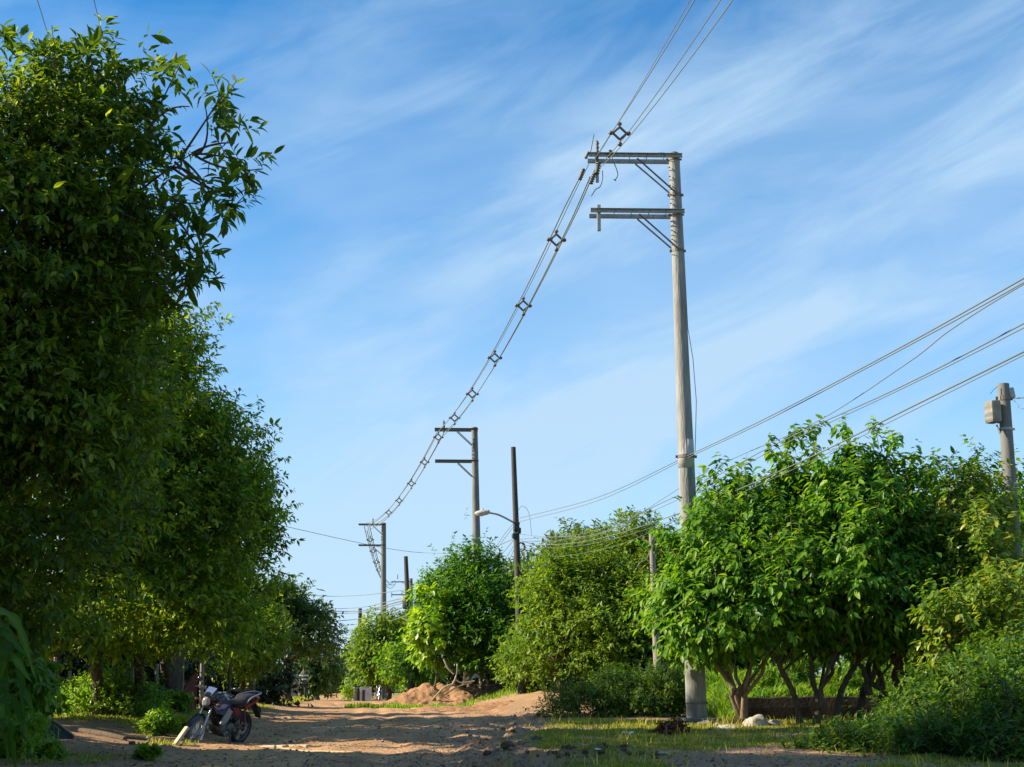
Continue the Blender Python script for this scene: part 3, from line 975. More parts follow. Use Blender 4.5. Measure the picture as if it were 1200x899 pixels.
tree('leafy_tree', 'bright green broad-leaved tree with dark forked trunks and shoots poking up on top', 'tree', b2,
     [blob(1010, 640, 30, 64, 74, 1.5), blob(998, 588, 30.4, 34, 40, 1.1), blob(1045, 620, 30.6, 42, 54, 1.3), blob(975, 690, 29.6, 52, 56, 1.4), blob(1050, 700, 29.8, 52, 50, 1.4), blob(1015, 715, 30.2, 70, 40, 1.3)],
     'lf_right', 32, clumps=340, clump_r=0.30, sprigs=15, per=9, sl=0.46, L=0.20, Wr=0.42, droop=0.95, up=0.75, bottom=1.8, shell=0.5, ragged=0.15,
     trunk=[(tuple(b2), tuple(W(958, 815, 29.6)), 0.085, 0.065), (tuple(onground(938, 29.8)), tuple(W(910, 770, 29.8)), 0.07, 0.05), (tuple(W(958, 820, 29.6)), tuple(W(950, 765, 29.8)), 0.055, 0.04), (tuple(W(961, 815, 29.5)), tuple(W(985, 762, 29.8)), 0.05, 0.035),
            (tuple(onground(968, 29.9)), tuple(W(1008, 768, 30)), 0.07, 0.05)],
     singles=300, twig=0.25, limbs=26, tint_mu=0.46,
     extra=bough_sprigs(62, [(993, 512, 4, 6), (997, 535, 6, 9), (1000, 560, 8, 12), (1030, 510, 3, 6), (1035, 530, 5, 9), (1045, 550, 6, 12), (985, 555, 4, 8), (1072, 545, 4, 8), (1062, 565, 6, 12), (1018, 545, 5, 9), (1012, 525, 3, 6), (1052, 525, 4, 7), (1090, 560, 5, 9), (978, 575, 4, 8)], 30.2, 0.22, 11, 0.5, 0.9, 0.42, up=1.2))
b3 = onground(1062, 30.2)
tree('leafy_tree', 'tree with reddish young tips and a crooked low trunk beside the small concrete pole', 'tree', b3,
     [blob(1120, 618, 31, 48, 58, 1.4), blob(1146, 600, 31.4, 24, 46, 1.0), blob(1100, 655, 30.4, 56, 60, 1.4), blob(1140, 690, 29.5, 52, 66, 1.4), blob(1092, 690, 30.4, 46, 50, 1.3), blob(1176, 740, 27.5, 50, 60, 1.2), blob(1118, 750, 27.2, 30, 46, 0.9)],
     'lf_red', 33, clumps=360, clump_r=0.32, sprigs=12, per=9, sl=0.36, L=0.165, Wr=0.42, droop=0.65, up=0.6, bottom=1.3, shell=0.5, ragged=0.12,
     trunk=[(tuple(b3), tuple(W(1066, 822, 30.2)), 0.15, 0.12), (tuple(W(1066, 828, 30.1)), tuple(W(1018, 800, 30.0)), 0.085, 0.055), (tuple(W(1018, 800, 30.0)), tuple(W(1002, 770, 30.0)), 0.06, 0.045), (tuple(W(1050, 818, 30.2)), tuple(W(1052, 770, 30.3)), 0.08, 0.06), (tuple(W(1072, 820, 30.1)), tuple(W(1046, 768, 30)), 0.085, 0.06),
            (tuple(W(1074, 825, 30)), tuple(W(1078, 755, 30.2)), 0.09, 0.07), (tuple(onground(1036, 30.8)), tuple(W(1026, 765, 30.6)), 0.075, 0.055), (tuple(onground(1000, 30.9)), tuple(W(1022, 768, 30.7)), 0.085, 0.06)],
     bark='bark', singles=300, twig=0.25, limbs=30, tint_mu=0.5,
     extra=bough_sprigs(63, [(1110, 545, 4, 10), (1142, 528, 3, 6), (1146, 545, 5, 9), (1125, 550, 5, 10), (1085, 555, 4, 10)], 31, 0.17, 10, 0.4, 0.6, 0.42, up=1.0))
tree('leafy_tree', 'small dark tree at the right edge of the picture, behind the small concrete pole', 'tree', onground(1215, 38),
     [blob(1205, 630, 38, 40, 80, 1.5), blob(1165, 690, 38, 60, 90, 1.5), blob(1190, 590, 38, 22, 40, 1.0), blob(1240, 680, 38, 50, 110, 1.5)], 'lf_right', 34, clumps=140, clump_r=0.5, sprigs=12, per=8, sl=0.4, L=0.22, Wr=0.45, droop=0.5, simple=True, bottom=0.8,
     trunk=[(tuple(onground(1215, 38)), tuple(W(1215, 720, 38)), 0.16, 0.1)])

# low dark shrubs in the right foreground
tree('shrub', 'wide dark shrub filling the bottom right corner', 'shrub', onground(1160, 19),
     [blob(1150, 878, 18.8, 60, 34, 0.9), blob(1190, 832, 19.5, 36, 36, 0.8), blob(1110, 890, 18.2, 46, 22, 0.7), blob(1130, 850, 19.0, 16, 26, .3), blob(1165, 842, 18.9, 14, 30, .3), blob(1090, 872, 18.5, 14, 18, .3), blob(1215, 880, 18, 60, 60, .8)], 'lf_bush', 35, clumps=190, clump_r=0.16, sprigs=15, per=10, sl=0.26, L=0.105, Wr=0.34, droop=0.3, up=0.5, shell=0.5,
     trunk=[(tuple(onground(1160, 19)), tuple(W(1160, 880, 19)), 0.03, 0.02), (tuple(onground(1200, 19)), tuple(W(1200, 850, 19.2)), 0.03, 0.02)], twig=0.25, singles=0, ragged=0.3, tint_mu=.4,
     extra=bough_sprigs(66, [(1096, 838, 4, 9), (1112, 822, 5, 10), (1138, 808, 5, 11), (1160, 790, 5, 11), (1180, 772, 6, 12), (1196, 752, 6, 12), (1070, 852, 4, 8), (1120, 850, 5, 14), (1160, 830, 6, 16), (1190, 800, 6, 16), (1150, 870, 5, 16), (1085, 870, 4, 10)], 19.0, 0.15, 10, 0.34, 0.4, 0.36, up=0.9, tint=.5))
tree('shrub', 'low dark shrub in front of the forked trunks, left part of the bottom right undergrowth', 'shrub', onground(1020, 20.5),
     [blob(1020, 886, 20.4, 56, 24, 0.8), blob(978, 892, 20, 26, 14, 0.6), blob(1062, 868, 21, 40, 26, 0.7), blob(1085, 884, 19.6, 50, 26, .7), blob(1000, 868, 20.4, 18, 14, .4)], 'lf_bush', 36, clumps=170, clump_r=0.16, sprigs=15, per=10, sl=0.26, L=0.10, Wr=0.34, droop=0.3, up=0.55, shell=0.5,
     trunk=[(tuple(onground(1020, 20.5)), tuple(W(1020, 880, 20.5)), 0.025, 0.015)], twig=0.25, ragged=0.2)
tree('shrub', 'leafy shrub against the trunk of the reddish-tipped tree', 'shrub', onground(1130, 24.5),
     [blob(1130, 815, 24.5, 46, 38, 0.8), blob(1175, 800, 24, 45, 42, 0.8), blob(1090, 838, 24, 34, 24, .6)], 'lf_bush', 37, clumps=120, clump_r=0.2, sprigs=14, per=9, sl=0.26, L=0.12, Wr=0.4, droop=0.4, up=0.4, shell=0.5,
     trunk=[(tuple(onground(1130, 24.5)), tuple(W(1130, 830, 24.5)), 0.04, 0.02)], twig=0.2, tint_mu=0.5)
tree('shrub', 'low sprawling green bush left of the foot of the tall concrete pole', 'shrub', onground(730, 37),
     [blob(748, 818, 36.6, 54, 26, 1.1), blob(700, 826, 36.4, 52, 16, 1.0), blob(778, 812, 36.8, 32, 26, 1.0), blob(660, 833, 36.2, 22, 9, .7), blob(725, 808, 37, 30, 20, .8)], 'lf_bush', 38, clumps=200, clump_r=0.22, sprigs=14, per=10, sl=0.26, L=0.10, Wr=0.36, droop=0.25, up=0.7, shell=0.5,
     trunk=[(tuple(onground(730, 37)), tuple(W(730, 832, 37)), 0.03, 0.02)], twig=0.2, ragged=0.18, bottom=0.02)

# ------------------------------------------------------------------ right side, farther
bG = onground(690, 49)
tree('leafy_tree', 'broad sunlit olive-green tree between the dark lamp pole and the tall concrete pole', 'tree', bG,
     [blob(690, 710, 48.8, 66, 70, 2.3), blob(738, 668, 49.5, 40, 44, 1.9), blob(735, 735, 48, 62, 60, 2.2), blob(642, 762, 50, 40, 34, 1.6), blob(765, 690, 50, 40, 62, 1.9), blob(660, 700, 49, 44, 44, 1.7), blob(792, 690, 49, 26, 52, 1.6), blob(796, 735, 48, 26, 46, 1.6), blob(622, 782, 51, 24, 22, 1.1)],
     'lf_olive', 41, clumps=620, clump_r=0.40, sprigs=17, per=9, sl=0.40, L=0.165, Wr=0.46, simple=True, droop=0.25, up=0.6, shell=0.55, bottom=0.5,
     trunk=[(tuple(bG), tuple(W(688, 770, 49)), 0.16, 0.12), (tuple(onground(655, 49)), tuple(W(650, 770, 48.5)), 0.1, 0.07)], twig=0.05, limbs=20, tint_mu=0.5,
     extra=bough_sprigs(65, [(690, 634, 6, 8), (712, 628, 6, 8), (738, 612, 8, 9), (742, 622, 8, 10), (762, 616, 6, 8), (776, 640, 6, 9), (660, 652, 6, 9), (640, 690, 6, 10), (632, 720, 8, 12), (618, 750, 6, 10), (604, 770, 6, 9), (722, 618, 5, 6), (752, 606, 4, 5)], 49, 0.165, 9, 0.45, 0.25, 0.46, up=1.0))
tree('leafy_tree', 'far dark green tree top showing behind the broad olive-green tree', 'tree', onground(640, 78),
     [blob(648, 668, 78, 36, 26, 2.0), blob(690, 650, 78, 50, 30, 2.2), blob(640, 700, 78, 60, 50, 2.4), blob(780, 660, 74, 50, 50, 2.2), blob(700, 720, 76, 90, 70, 2.4)], 'lf_far', 42, clumps=240, clump_r=0.6, sprigs=12, per=7, sl=0.5, L=0.34, Wr=0.5, simple=True,
     trunk=[(tuple(onground(640, 78)), tuple(W(642, 720, 78)), 0.2, 0.14)])
bF = onground(552, 56)
tree('leafy_tree', 'bushy dark green tree with an upright top behind the soil mound', 'tree', bF,
     [blob(556, 715, 56, 46, 56, 2.0), blob(553, 672, 56, 26, 24, 1.2), blob(520, 700, 56.5, 26, 22, 1.2), blob(580, 735, 55.6, 34, 60, 1.7), blob(535, 750, 55.5, 34, 36, 1.5), blob(600, 720, 57, 22, 40, 1.3)],
     'lf_right', 43, clumps=340, clump_r=0.42, sprigs=15, per=8, sl=0.42, L=0.19, Wr=0.48, simple=True, droop=0.35, up=0.5, shell=0.5, bottom=1.5,
     trunk=[(tuple(bF), tuple(W(556, 775, 56)), 0.2, 0.14), (tuple(onground(585, 56)), tuple(W(560, 775, 55.8)), 0.13, 0.1), (tuple(onground(582, 56.4)), tuple(W(596, 770, 56)), 0.12, 0.09)], twig=0.05, tint_mu=0.14,
     extra=bough_sprigs(64, [(556, 650, 4, 5), (548, 660, 4, 6), (565, 660, 4, 6), (500, 690, 4, 6), (497, 702, 4, 7), (520, 672, 3, 6), (585, 690, 4, 8), (535, 668, 4, 6), (510, 684, 5, 7), (570, 664, 4, 5), (495, 716, 3, 5)], 56, 0.24, 8, 0.45, 0.3, 0.45))
tree('climbing_vine', 'glowing yellow-green climber hanging on the left side of the bushy tree', 'climber', onground(503, 54.6),
     [blob(503, 722, 54.6, 14, 32, 0.7), blob(513, 742, 54.4, 12, 22, 0.7), blob(499, 745, 54.6, 9, 24, .6)], 'lf_vine', 44, clumps=46, clump_r=0.26, sprigs=11, per=7, sl=0.3, L=0.24, Wr=0.6, droop=0.8, up=0, shell=0.6,
     trunk=[(tuple(onground(512, 54.6)), tuple(W(512, 750, 54.6)), 0.04, 0.03)], limbs=6)
tree('leafy_tree', 'round olive-green tree beyond the soil mound, in front of the transformer pole', 'tree', onground(455, 80),
     [blob(452, 762, 80, 36, 40, 2.0), blob(470, 750, 82, 22, 26, 1.5), blob(440, 772, 79, 13, 16, 1.2), blob(466, 782, 78, 22, 20, 1.4)], 'lf_olive', 45, clumps=240, clump_r=0.42, sprigs=15, per=8, sl=0.4, L=0.25, Wr=0.5, simple=True, tint_mu=0.45, bottom=0.95,
     trunk=[(tuple(onground(455, 80)), tuple(W(455, 790, 80)), 0.16, 0.12)])
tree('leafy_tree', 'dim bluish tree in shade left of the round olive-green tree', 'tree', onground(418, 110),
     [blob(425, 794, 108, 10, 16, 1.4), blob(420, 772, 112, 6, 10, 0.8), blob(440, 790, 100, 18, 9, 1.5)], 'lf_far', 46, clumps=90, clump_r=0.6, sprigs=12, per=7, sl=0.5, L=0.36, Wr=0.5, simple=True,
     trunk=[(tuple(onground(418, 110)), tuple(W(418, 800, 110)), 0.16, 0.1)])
tree('leafy_tree', 'small sunlit green sapling between the transformer pole and the climber', 'tree', onground(478, 66),
     [blob(472, 772, 66, 18, 18, 1.0), blob(490, 782, 65, 16, 24, 0.9)], 'lf_right', 47, clumps=60, clump_r=0.4, sprigs=12, per=7, sl=0.4, L=0.26, Wr=0.5, simple=True, tint_mu=0.5,
     trunk=[(tuple(onground(478, 66)), tuple(W(478, 785, 66)), 0.07, 0.05)])
# thicket that closes the view under the right trees, shade in its leaf colour
tree('hedge', 'thicket with shade put into its dark leaf colour, under and behind the right-hand trees', 'hedge', (X(690, 54), 54, 0),
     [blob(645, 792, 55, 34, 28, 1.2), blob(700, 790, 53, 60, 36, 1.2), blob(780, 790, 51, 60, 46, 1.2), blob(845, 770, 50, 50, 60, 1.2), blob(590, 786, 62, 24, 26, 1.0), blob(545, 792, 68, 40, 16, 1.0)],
     'lf_shade', 48, clumps=330, clump_r=0.5, sprigs=12, per=7, sl=0.4, L=0.3, Wr=0.45, simple=True)
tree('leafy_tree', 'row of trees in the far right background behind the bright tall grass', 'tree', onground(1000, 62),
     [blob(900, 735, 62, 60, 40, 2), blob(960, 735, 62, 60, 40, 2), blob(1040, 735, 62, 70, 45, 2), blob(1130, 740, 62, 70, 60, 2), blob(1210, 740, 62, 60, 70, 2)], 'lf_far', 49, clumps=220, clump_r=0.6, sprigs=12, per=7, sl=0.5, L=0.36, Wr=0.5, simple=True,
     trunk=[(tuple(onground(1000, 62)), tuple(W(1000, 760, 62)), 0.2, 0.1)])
tree('shrub', 'small bright shrub beside the pale wall at the far end of the road', 'shrub', onground(407, 86),
     [blob(407, 813, 86, 5, 7, 0.3), blob(408, 808, 86, 2.5, 6, 0.2)], 'lf_vine', 50, clumps=24, clump_r=0.13, sprigs=9, per=6, sl=0.2, L=0.13, Wr=0.4, simple=True, trunk=[(tuple(onground(407, 86)), tuple(W(407, 815, 86)), 0.02, 0.01)], limbs=3)

# ------------------------------------------------------------------ weeds and plants on the left verge
def weed(label, px, Y, rx, ry, seed, mname='lf_weed', L=0.09, n=60, name='weed_plant', per=10, py=None, cat='plant', group=None, tint=0.5, droop=.2):
    g0 = onground(px, Y)
    c0 = W(px, py, Y) if py else g0 + Vector((0, 0, ry * 0.55))
    return tree(name, label, cat, g0, [((c0.x, Y, c0.z), (rx, rx * 0.8, ry))], mname, seed, clumps=n, clump_r=min(rx, ry) * 0.35, sprigs=11, per=per, sl=ry * 0.55, L=L, Wr=0.34, droop=droop, up=0.7, shell=0.3, ragged=0.18,
                trunk=[(tuple(g0), tuple(g0 + Vector((0, 0, ry * 0.5))), 0.015, 0.01)], twig=0.35, limbs=4, tint_mu=tint, bottom=gz(g0.x, Y))


weed('leafy bright green weed clump, the biggest on the left verge', 138, 28.8, 0.62, 0.50, 71, n=90)
weed('bright green weeds at the left end of the big verge clump', 98, 29.3, 0.45, 0.36, 72, n=60)
weed('bright green weeds reaching up at the right end of the big verge clump', 168, 29.6, 0.42, 0.36, 73, n=60)
weed('weeds growing at the foot of the reddish sheet', 208, 33.5, 0.3, 0.22, 74, n=36, tint=0.3)
weed('tuft of sunny grass and weeds left of the front wheel', 186, 24.2, 0.26, 0.20, 75, n=36, L=0.08)
weed('low weeds by the black slab', 26, 20.5, 0.26, 0.2, 76, n=46, L=0.09, tint=.6)
weed('low yellow-green weeds at the bottom left corner', 20, 17.4, 0.36, 0.24, 77, n=46, L=0.085, tint=.6)
weed('small weed sprig in bare soil near the bottom edge', 172, 17.9, 0.14, 0.08, 78, n=14, L=0.07)
weed('small weed sprig at the bottom left beside the low weeds', 62, 17.6, 0.14, 0.10, 79, n=14, L=0.07, tint=.6)
weed('small yellow-green sprig behind the front wheel of the motorcycle', 219, 25.0, 0.14, 0.14, 80, n=16, L=0.08, tint=.65)
weed('pale hanging stalks and leaves under the dark left tree', 36, 18.6, 0.22, 0.42, 81, n=34, L=0.15, tint=.4, py=808, droop=1.2)

# strap-leaved plant at the left edge: every large leaf a part
g0 = Vector((X(-12, 11.0), 11.0, gz(X(-12, 11.0), 11.0)))
ban = thing('strap_leaved_plant', 'plant with long dark strap leaves cut by the left edge of the picture', 'plant', g0)
rg = random.Random(4)
for q, pth in enumerate((((-10, 880), (-2, 735), (28, 730), (52, 800)), ((-10, 880), (15, 770), (30, 765), (38, 850)), ((-10, 890), (-6, 780), (10, 760), (22, 872)), ((-12, 885), (-30, 760), (-20, 720), (20, 745)),
                         ((-10, 880), (2, 820), (30, 800), (52, 842)), ((-14, 890), (-10, 850), (8, 830), (20, 893)), ((-8, 890), (10, 850), (20, 855), (30, 912)), ((-10, 880), (6, 790), (24, 772), (46, 800)), ((-10, 880), (0, 760), (14, 742), (40, 770)), ((-12, 885), (8, 830), (26, 822), (40, 870)), ((-10, 880), (-8, 760), (2, 728), (30, 748)), ((-10, 885), (12, 860), (34, 850), (50, 880)), ((-16, 885), (-40, 800), (-50, 760), (-60, 820)))):
    p = smooth_path([W(a - 9, b, 11.0 + 0.25 * rg.uniform(-1, 1)) for a, b in pth], 6)
    nP = len(p)
    V, F = [], []
    for i, c in enumerate(p):
        t = (p[min(i + 1, nP - 1)] - p[max(i - 1, 0)]).normalized()
        side = t.cross(Vector((rg.uniform(-.05, .05), -0.8, 0.55))).normalized()
        up_ = side.cross(t)
        k = i / (nP - 1)
        w = (0.042 + .012 * math.sin(i * 2.3 + q)) * (math.sin(math.pi * min(1, 0.12 + k * 0.9)) ** 0.7) * (0.2 if k < .22 else 1)
        V += [c - side * w + up_ * w * 0.45, c, c + side * w + up_ * w * 0.45]
        if i:
            b = i * 3
            F += [(b - 3, b - 2, b + 1), (b - 3, b + 1, b), (b - 2, b - 1, b + 2), (b - 2, b + 2, b + 1)]
    V = np.array([tuple(v - g0) for v in V])
    link('leaf', np_mesh('leaf', V, np.array(F), M['lf_banana'], np.array([t_ + (.35 if q_ % 3 == 1 else .12 * ((q_ // 3) % 2)) for t_ in [rg.uniform(.0, .5)] for q_ in range(len(V))]), smooth=True), ban)
mb = MB()
mb.tube([g0 - Vector((0, 0, .1)), W(-10, 890, 11.0), W(-10, 850, 11.0)], [0.06, .05, .03], 8)
mb.build('stem', M['bark'], ban)


# ------------------------------------------------------------------ grass (nobody could count it)
def grass(name, label, region, n, hgt, mname, seed, wid=0.008, maskfn=None, tint=(0.45, 0.22), lean=0.35):
    rg = np.random.default_rng(seed)
    x0, x1, y0, y1 = region
    x = rg.uniform(x0, x1, n)
    y = y0 + (y1 - y0) * rg.random(n)
    m = maskfn(x, y) if maskfn else np.ones(n)
    k = rg.random(n) < m
    x, y = x[k], y[k]
    n = len(x)
    cl = 0.5 + 0.9 * (fbm(x * 2.2, y * 1.3, 3, seed) + 0.25)
    z = HT(x, y) - 0.01
    h = hgt * np.clip(cl, 0.2, 1.6) * rg.uniform(0.5, 1.25, n)
    a = rg.uniform(0, 6.283, n)
    P = np.stack([x, y, z], 1)
    d = np.stack([np.cos(a), np.sin(a), np.zeros(n)], 1)
    s = np.stack([-np.sin(a), np.cos(a), np.zeros(n)], 1) * (wid * rg.uniform(.7, 1.5, n))[:, None]
    l1 = (lean * rg.uniform(0.1, 1, n) * h)[:, None]
    up = np.array([0, 0, 1.0])
    md = P + up * (h * 0.6)[:, None] + d * l1 * 0.4
    tp = P + up * h[:, None] * 0.95 + d * l1 * 1.2
    V = np.stack([P - s, P + s, md + s * .8, md - s * .8, tp], 1).reshape(-1, 3)
    b = (np.arange(n) * 5)[:, None]
    T = np.concatenate([b + np.array([q]) for q in ([0, 1, 2], [0, 2, 3], [3, 2, 4])], 0)
    t = np.clip(rg.normal(tint[0], tint[1], n) + 0.25 * (cl - 0.6), 0, 1)
    o = link(name, np_mesh(name, V, T, M[mname], np.repeat(t, 5)))
    return props(o, label, 'grass', None, 'stuff')


grass('grass', 'short patchy grass on the verge right of the road', (-0.5, 9, 16, 33.4), 230000, 0.07, 'lf_grass', 91, 0.006, lambda x, y: grassmask(x, y) ** 1.3, tint=(0.33, 0.25), lean=0.8)
grass('grass', 'taller ragged tufts of grass and dry stalks on the right verge', (-0.3, 8, 16, 34), 9000, 0.2, 'lf_grass', 97, 0.007, lambda x, y: np.clip(grassmask(x, y) * sstep(-.05, .2, fbm(x * 1.7, y * 1.0, 3, 63)) + .08 * (x > road_r(y)), 0, 1), tint=(0.55, 0.3), lean=0.9)
grass('grass', 'short dim grass on the left verge under the trees', (-11, -4, 16, 50), 110000, 0.09, 'lf_grass', 92, 0.008, lambda x, y: grassmask(x, y) ** 1.5, tint=(0.35, 0.22))
grass('tall_grass', 'bright tall grass on the raised ground behind the low dark wall', (4.9, 24, 34.1, 52), 120000, 0.42, 'lf_grass_tall', 93, 0.02, None, tint=(0.45, 0.22), lean=1.1)
for q, (wx, wy, wr) in enumerate(((900, 36, .5), (985, 35.5, .4), (1050, 36.5, .5), (930, 38, .6), (1010, 39, .6), (1090, 38, .6))):
    weed(['leafy weed clump behind the low wall, nearest the tall pole', 'leafy weed clump over the low wall between the forked trunks', 'leafy weed clump over the low wall left of the crooked trunk', 'leafy weed clump in the tall grass left of the dark trunks',
          'leafy weed clump in the tall grass behind the dark trunks', 'leafy weed clump in the tall grass behind the crooked trunk'][q], wx, wy, wr, wr * .9, 110 + q, 'lf_grass_tall', L=.13, n=50, tint=.4)
grass('grass', 'sunlit grass strip below the soil mound and along the bank', (-6.5, 5, 50, 60), 50000, 0.22, 'lf_grass_tall', 94, 0.014, lambda x, y: np.clip(grassmask(x, y) * 0.9 * (x > -4.9) + (sstep(-0.9, -0.5, fbm(x, y, 2, 4) - np.abs(x + 3.4) / 2.2) * sstep(52.6, 51.6, y) * 0.8), 0, 1), tint=(0.55, 0.22))
grass('grass', 'grass on the top of the bank under the olive-green tree', (1.0, 6, 40, 52), 40000, 0.2, 'lf_grass_tall', 95, 0.012, lambda x, y: grassmask(x, y), tint=(0.5, 0.25))
grass('grass', 'grass fringe along the far left road edge', (-16, -6, 50, 100), 50000, 0.2, 'lf_grass', 96, 0.02, lambda x, y: sstep(0.1, 0.6, road_l(y) - x), tint=(0.4, 0.2))

# ------------------------------------------------------------------ utility poles
def shaft(root, base, top, r0, r1, m, n=16, name='shaft'):
    mb = MB()
    K = 8
    base, top = Vector(base), Vector(top)
    mb.tube([base.lerp(top, i / K) for i in range(K + 1)], [r0 + (r1 - r0) * i / K for i in range(K + 1)], n)
    return mb.build(name, m, root)


def along(base, top, z):
    base, top = Vector(base), Vector(top)
    return base.lerp(top, (z - base.z) / (top.z - base.z))


def band(root, c, r, h, m, name='band'):
    mb = MB()
    mb.lathe([(r, -h / 2), (r + 0.012, -h / 2), (r + 0.012, h / 2), (r, h / 2)], c, n=18, smooth=False)
    mb.box(Vector(c) + Vector((r + 0.03, 0, 0)), (0.05, 0.03, h * 0.8))
    mb.box(Vector(c) - Vector((r + 0.03, 0, 0)), (0.05, 0.03, h * 0.8))
    return mb.build(name, m, root)


def tall_pole(label, px0, Y, px1, py1, r0, r1, arm_len, arm_zs, full=True, yaw=0.0):
    base = onground(px0, Y)
    top = W(px1, py1, Y)
    root = thing('utility_pole', label, 'utility pole', base, 'tall concrete poles carrying the spacer cables')
    shaft(root, base - Vector((0, 0, 0.3)), top, r0, r1, M['concrete'] if full else M['concrete_dark'])
    ca, sa = math.cos(yaw), math.sin(yaw)
    ux, uy = Vector((-ca, -sa, 0)), Vector((sa, -ca, 0))
    rot = Matrix.Rotation(yaw, 3, 'Z')
    for q, dz in enumerate(arm_zs):
        c = along(base, top, top.z - dz)
        rp = r1 + 0.02
        for sgn in (-1, 1):
            mb = MB()
            o0 = c + uy * (rp + 0.05) * sgn
            a = o0 + ux * (-0.16)
            b = o0 + ux * arm_len
            mid = (a + b) / 2
            mb.box(mid, ((b - a).length, 0.012, 0.088), rot)
            mb.box(mid - uy * 0.035 * -sgn + Vector((0, 0, 0.039)), ((b - a).length, 0.06, 0.011), rot)
            mb.box(mid - uy * 0.035 * -sgn - Vector((0, 0, 0.039)), ((b - a).length, 0.06, 0.011), rot)
            mb.build('crossarm', M['steel'] if full else M['steel_dark'], root)
            br = MB()
            s0 = o0 + ux * (arm_len * 0.44) - Vector((0, 0, 0.07))
            e0 = along(base, top, c.z - 0.86) + uy * (rp + 0.02) * sgn
            br.tube([s0, e0], 0.02, 6)
            br.build('brace', M['steel_dark'], root)
        if full:
            for k in range(5):
                bt = MB()
                p = c + ux * arm_len * (0.12 + 0.2 * k)
                bt.tube([p - uy * (rp + 0.09), p + uy * (rp + 0.09)], 0.009, 6)
                bt.build('bolt', M['steel_dark'], root)
            band(root, along(base, top, c.z - 0.86), r1 + 0.012, 0.07, M['steel_dark'])
            band(root, along(base, top, c.z - 0.02), r1 + 0.005, 0.05, M['steel_dark'])
    return root, base, top, ux, uy


P1, b1_, t1_, ux1, uy1 = tall_pole('tallest nearest concrete utility pole, rising beside the bright green tree with fanned stems', 816, 31.0, 789.5, 181, 0.225, 0.113, 1.93, (0.10, 1.40), True, 0.03)
# cap, collar, footing, loose wire on the pole
mb = MB()
mb.lathe([(0.0, 0.045), (0.09, 0.04), (0.124, 0.015), (0.124, -0.05)], t1_, n=18)
mb.build('cap', M['concrete_dark'], P1)
for (py, hh) in ((532, 0.62),):
    c = along(b1_, t1_, W(803, py, 31).z)
    mb = MB()
    mb.lathe([(0.16, -hh / 2), (0.180, -hh / 2), (0.168, hh / 2), (0.15, hh / 2)], c, n=18)
    mb.build('collar', M['collar'], P1)
    band(P1, c + Vector((0, 0, -0.06)), 0.176, 0.07, M['steel_dark'])
c = along(b1_, t1_, W(803, 546, 31).z)
mb = MB()
mb.box(b1_ + Vector((0.05, -0.1, 0.03)), (0.75, 0.7, 0.22), Matrix.Rotation(0.2, 3, 'Z'), 0.03)
mb.build('footing', M['concrete_dark'], P1)
mb = MB()
mb.lathe([(0.22, 0), (0.236, 0), (0.233, 0.05), (0.22, 0.05)], b1_ + Vector((0, 0, 0.42)), n=18)
mb.build('joint_ring', M['concrete_dark'], P1)
for k in range(9):                                    # small step holes and bolts up the shaft
    z = t1_.z - 0.35 - 0.21 * k
    p = along(b1_, t1_, z)
    mb = MB()
    mb.tube([p + Vector((-0.11, -0.10, 0)), p + Vector((-0.15, -0.13, 0.0))], 0.014, 6)
    mb.build('bolt', M['steel_dark'], P1)
mb = MB()
mb.tube([along(b1_, t1_, W(804, 385, 31).z) + Vector((0.15, -.02, 0)), W(812, 420, 30.9), W(816, 470, 30.9), W(815, 515, 30.9), along(b1_, t1_, W(803, 530, 31).z) + Vector((0.19, -.03, 0))], 0.008, 5)
mb.tube([t1_ + Vector((0.13, 0.05, -.1)), along(b1_, t1_, W(804, 385, 31).z) + Vector((0.15, -.02, 0))], 0.007, 5)
mb.tube(smooth_path([W(755, 186, 31), W(762, 180.5, 31), W(778, 179, 31), W(786, 182, 31)]), 0.006, 5)
mb.build('ground_wire', M['cable'], P1)
# bracket and insulators at the end of the upper arm, dead bracket on the lower arm
mb = MB()
x0, x1 = W(699, 165, 30.8), W(700.5, 214, 30.8)
mb.box((x0 + x1) / 2, (0.07, 0.05, (x0 - x1).length), None, 0.01)
mb.build('bracket', M['steel'], P1)
mb = MB()
x0, x1 = W(702.5, 240, 30.8), W(701, 271, 30.8)
mb.box((x0 + x1) / 2, (0.085, 0.05, (x0 - x1).length), None, 0.015)
mb.build('bracket', M['steel'], P1)
for (a, b, r_) in (((700, 166), (700, 190), .045), ((684, 198), (679, 211), .06), ((702, 190), (699, 204), .07), ((697, 203), (692, 216), .06), ((716, 176), (713, 185), .05), ((690, 178), (686, 186), .045)):
    mb = MB()
    pa, pb = W(*a, 30.75), W(*b, 30.75)
    d = (pb - pa)
    n_ = 5
    prof = []
    for k in range(n_):
        prof += [(r_ * 0.45, d.length * k / n_), (r_, d.length * (k + 0.5) / n_), (r_ * 0.45, d.length * (k + 0.9) / n_)]
    mb.lathe(prof, pa, d, 10)
    mb.build('insulator', M['polymer'], P1)
for pts in (((719, 190), (722, 197), (724, 205), (721, 211)), ((706, 200), (706, 210), (703, 219), (698, 222), (693, 230)), ((696, 157), (694, 168), (692, 178)), ((722, 212), (719, 210))):
    mb = MB()
    mb.tube(smooth_path([W(a, b, 30.7) for a, b in pts]), 0.011, 5)
    mb.build('jumper', M['cable_dark'], P1)

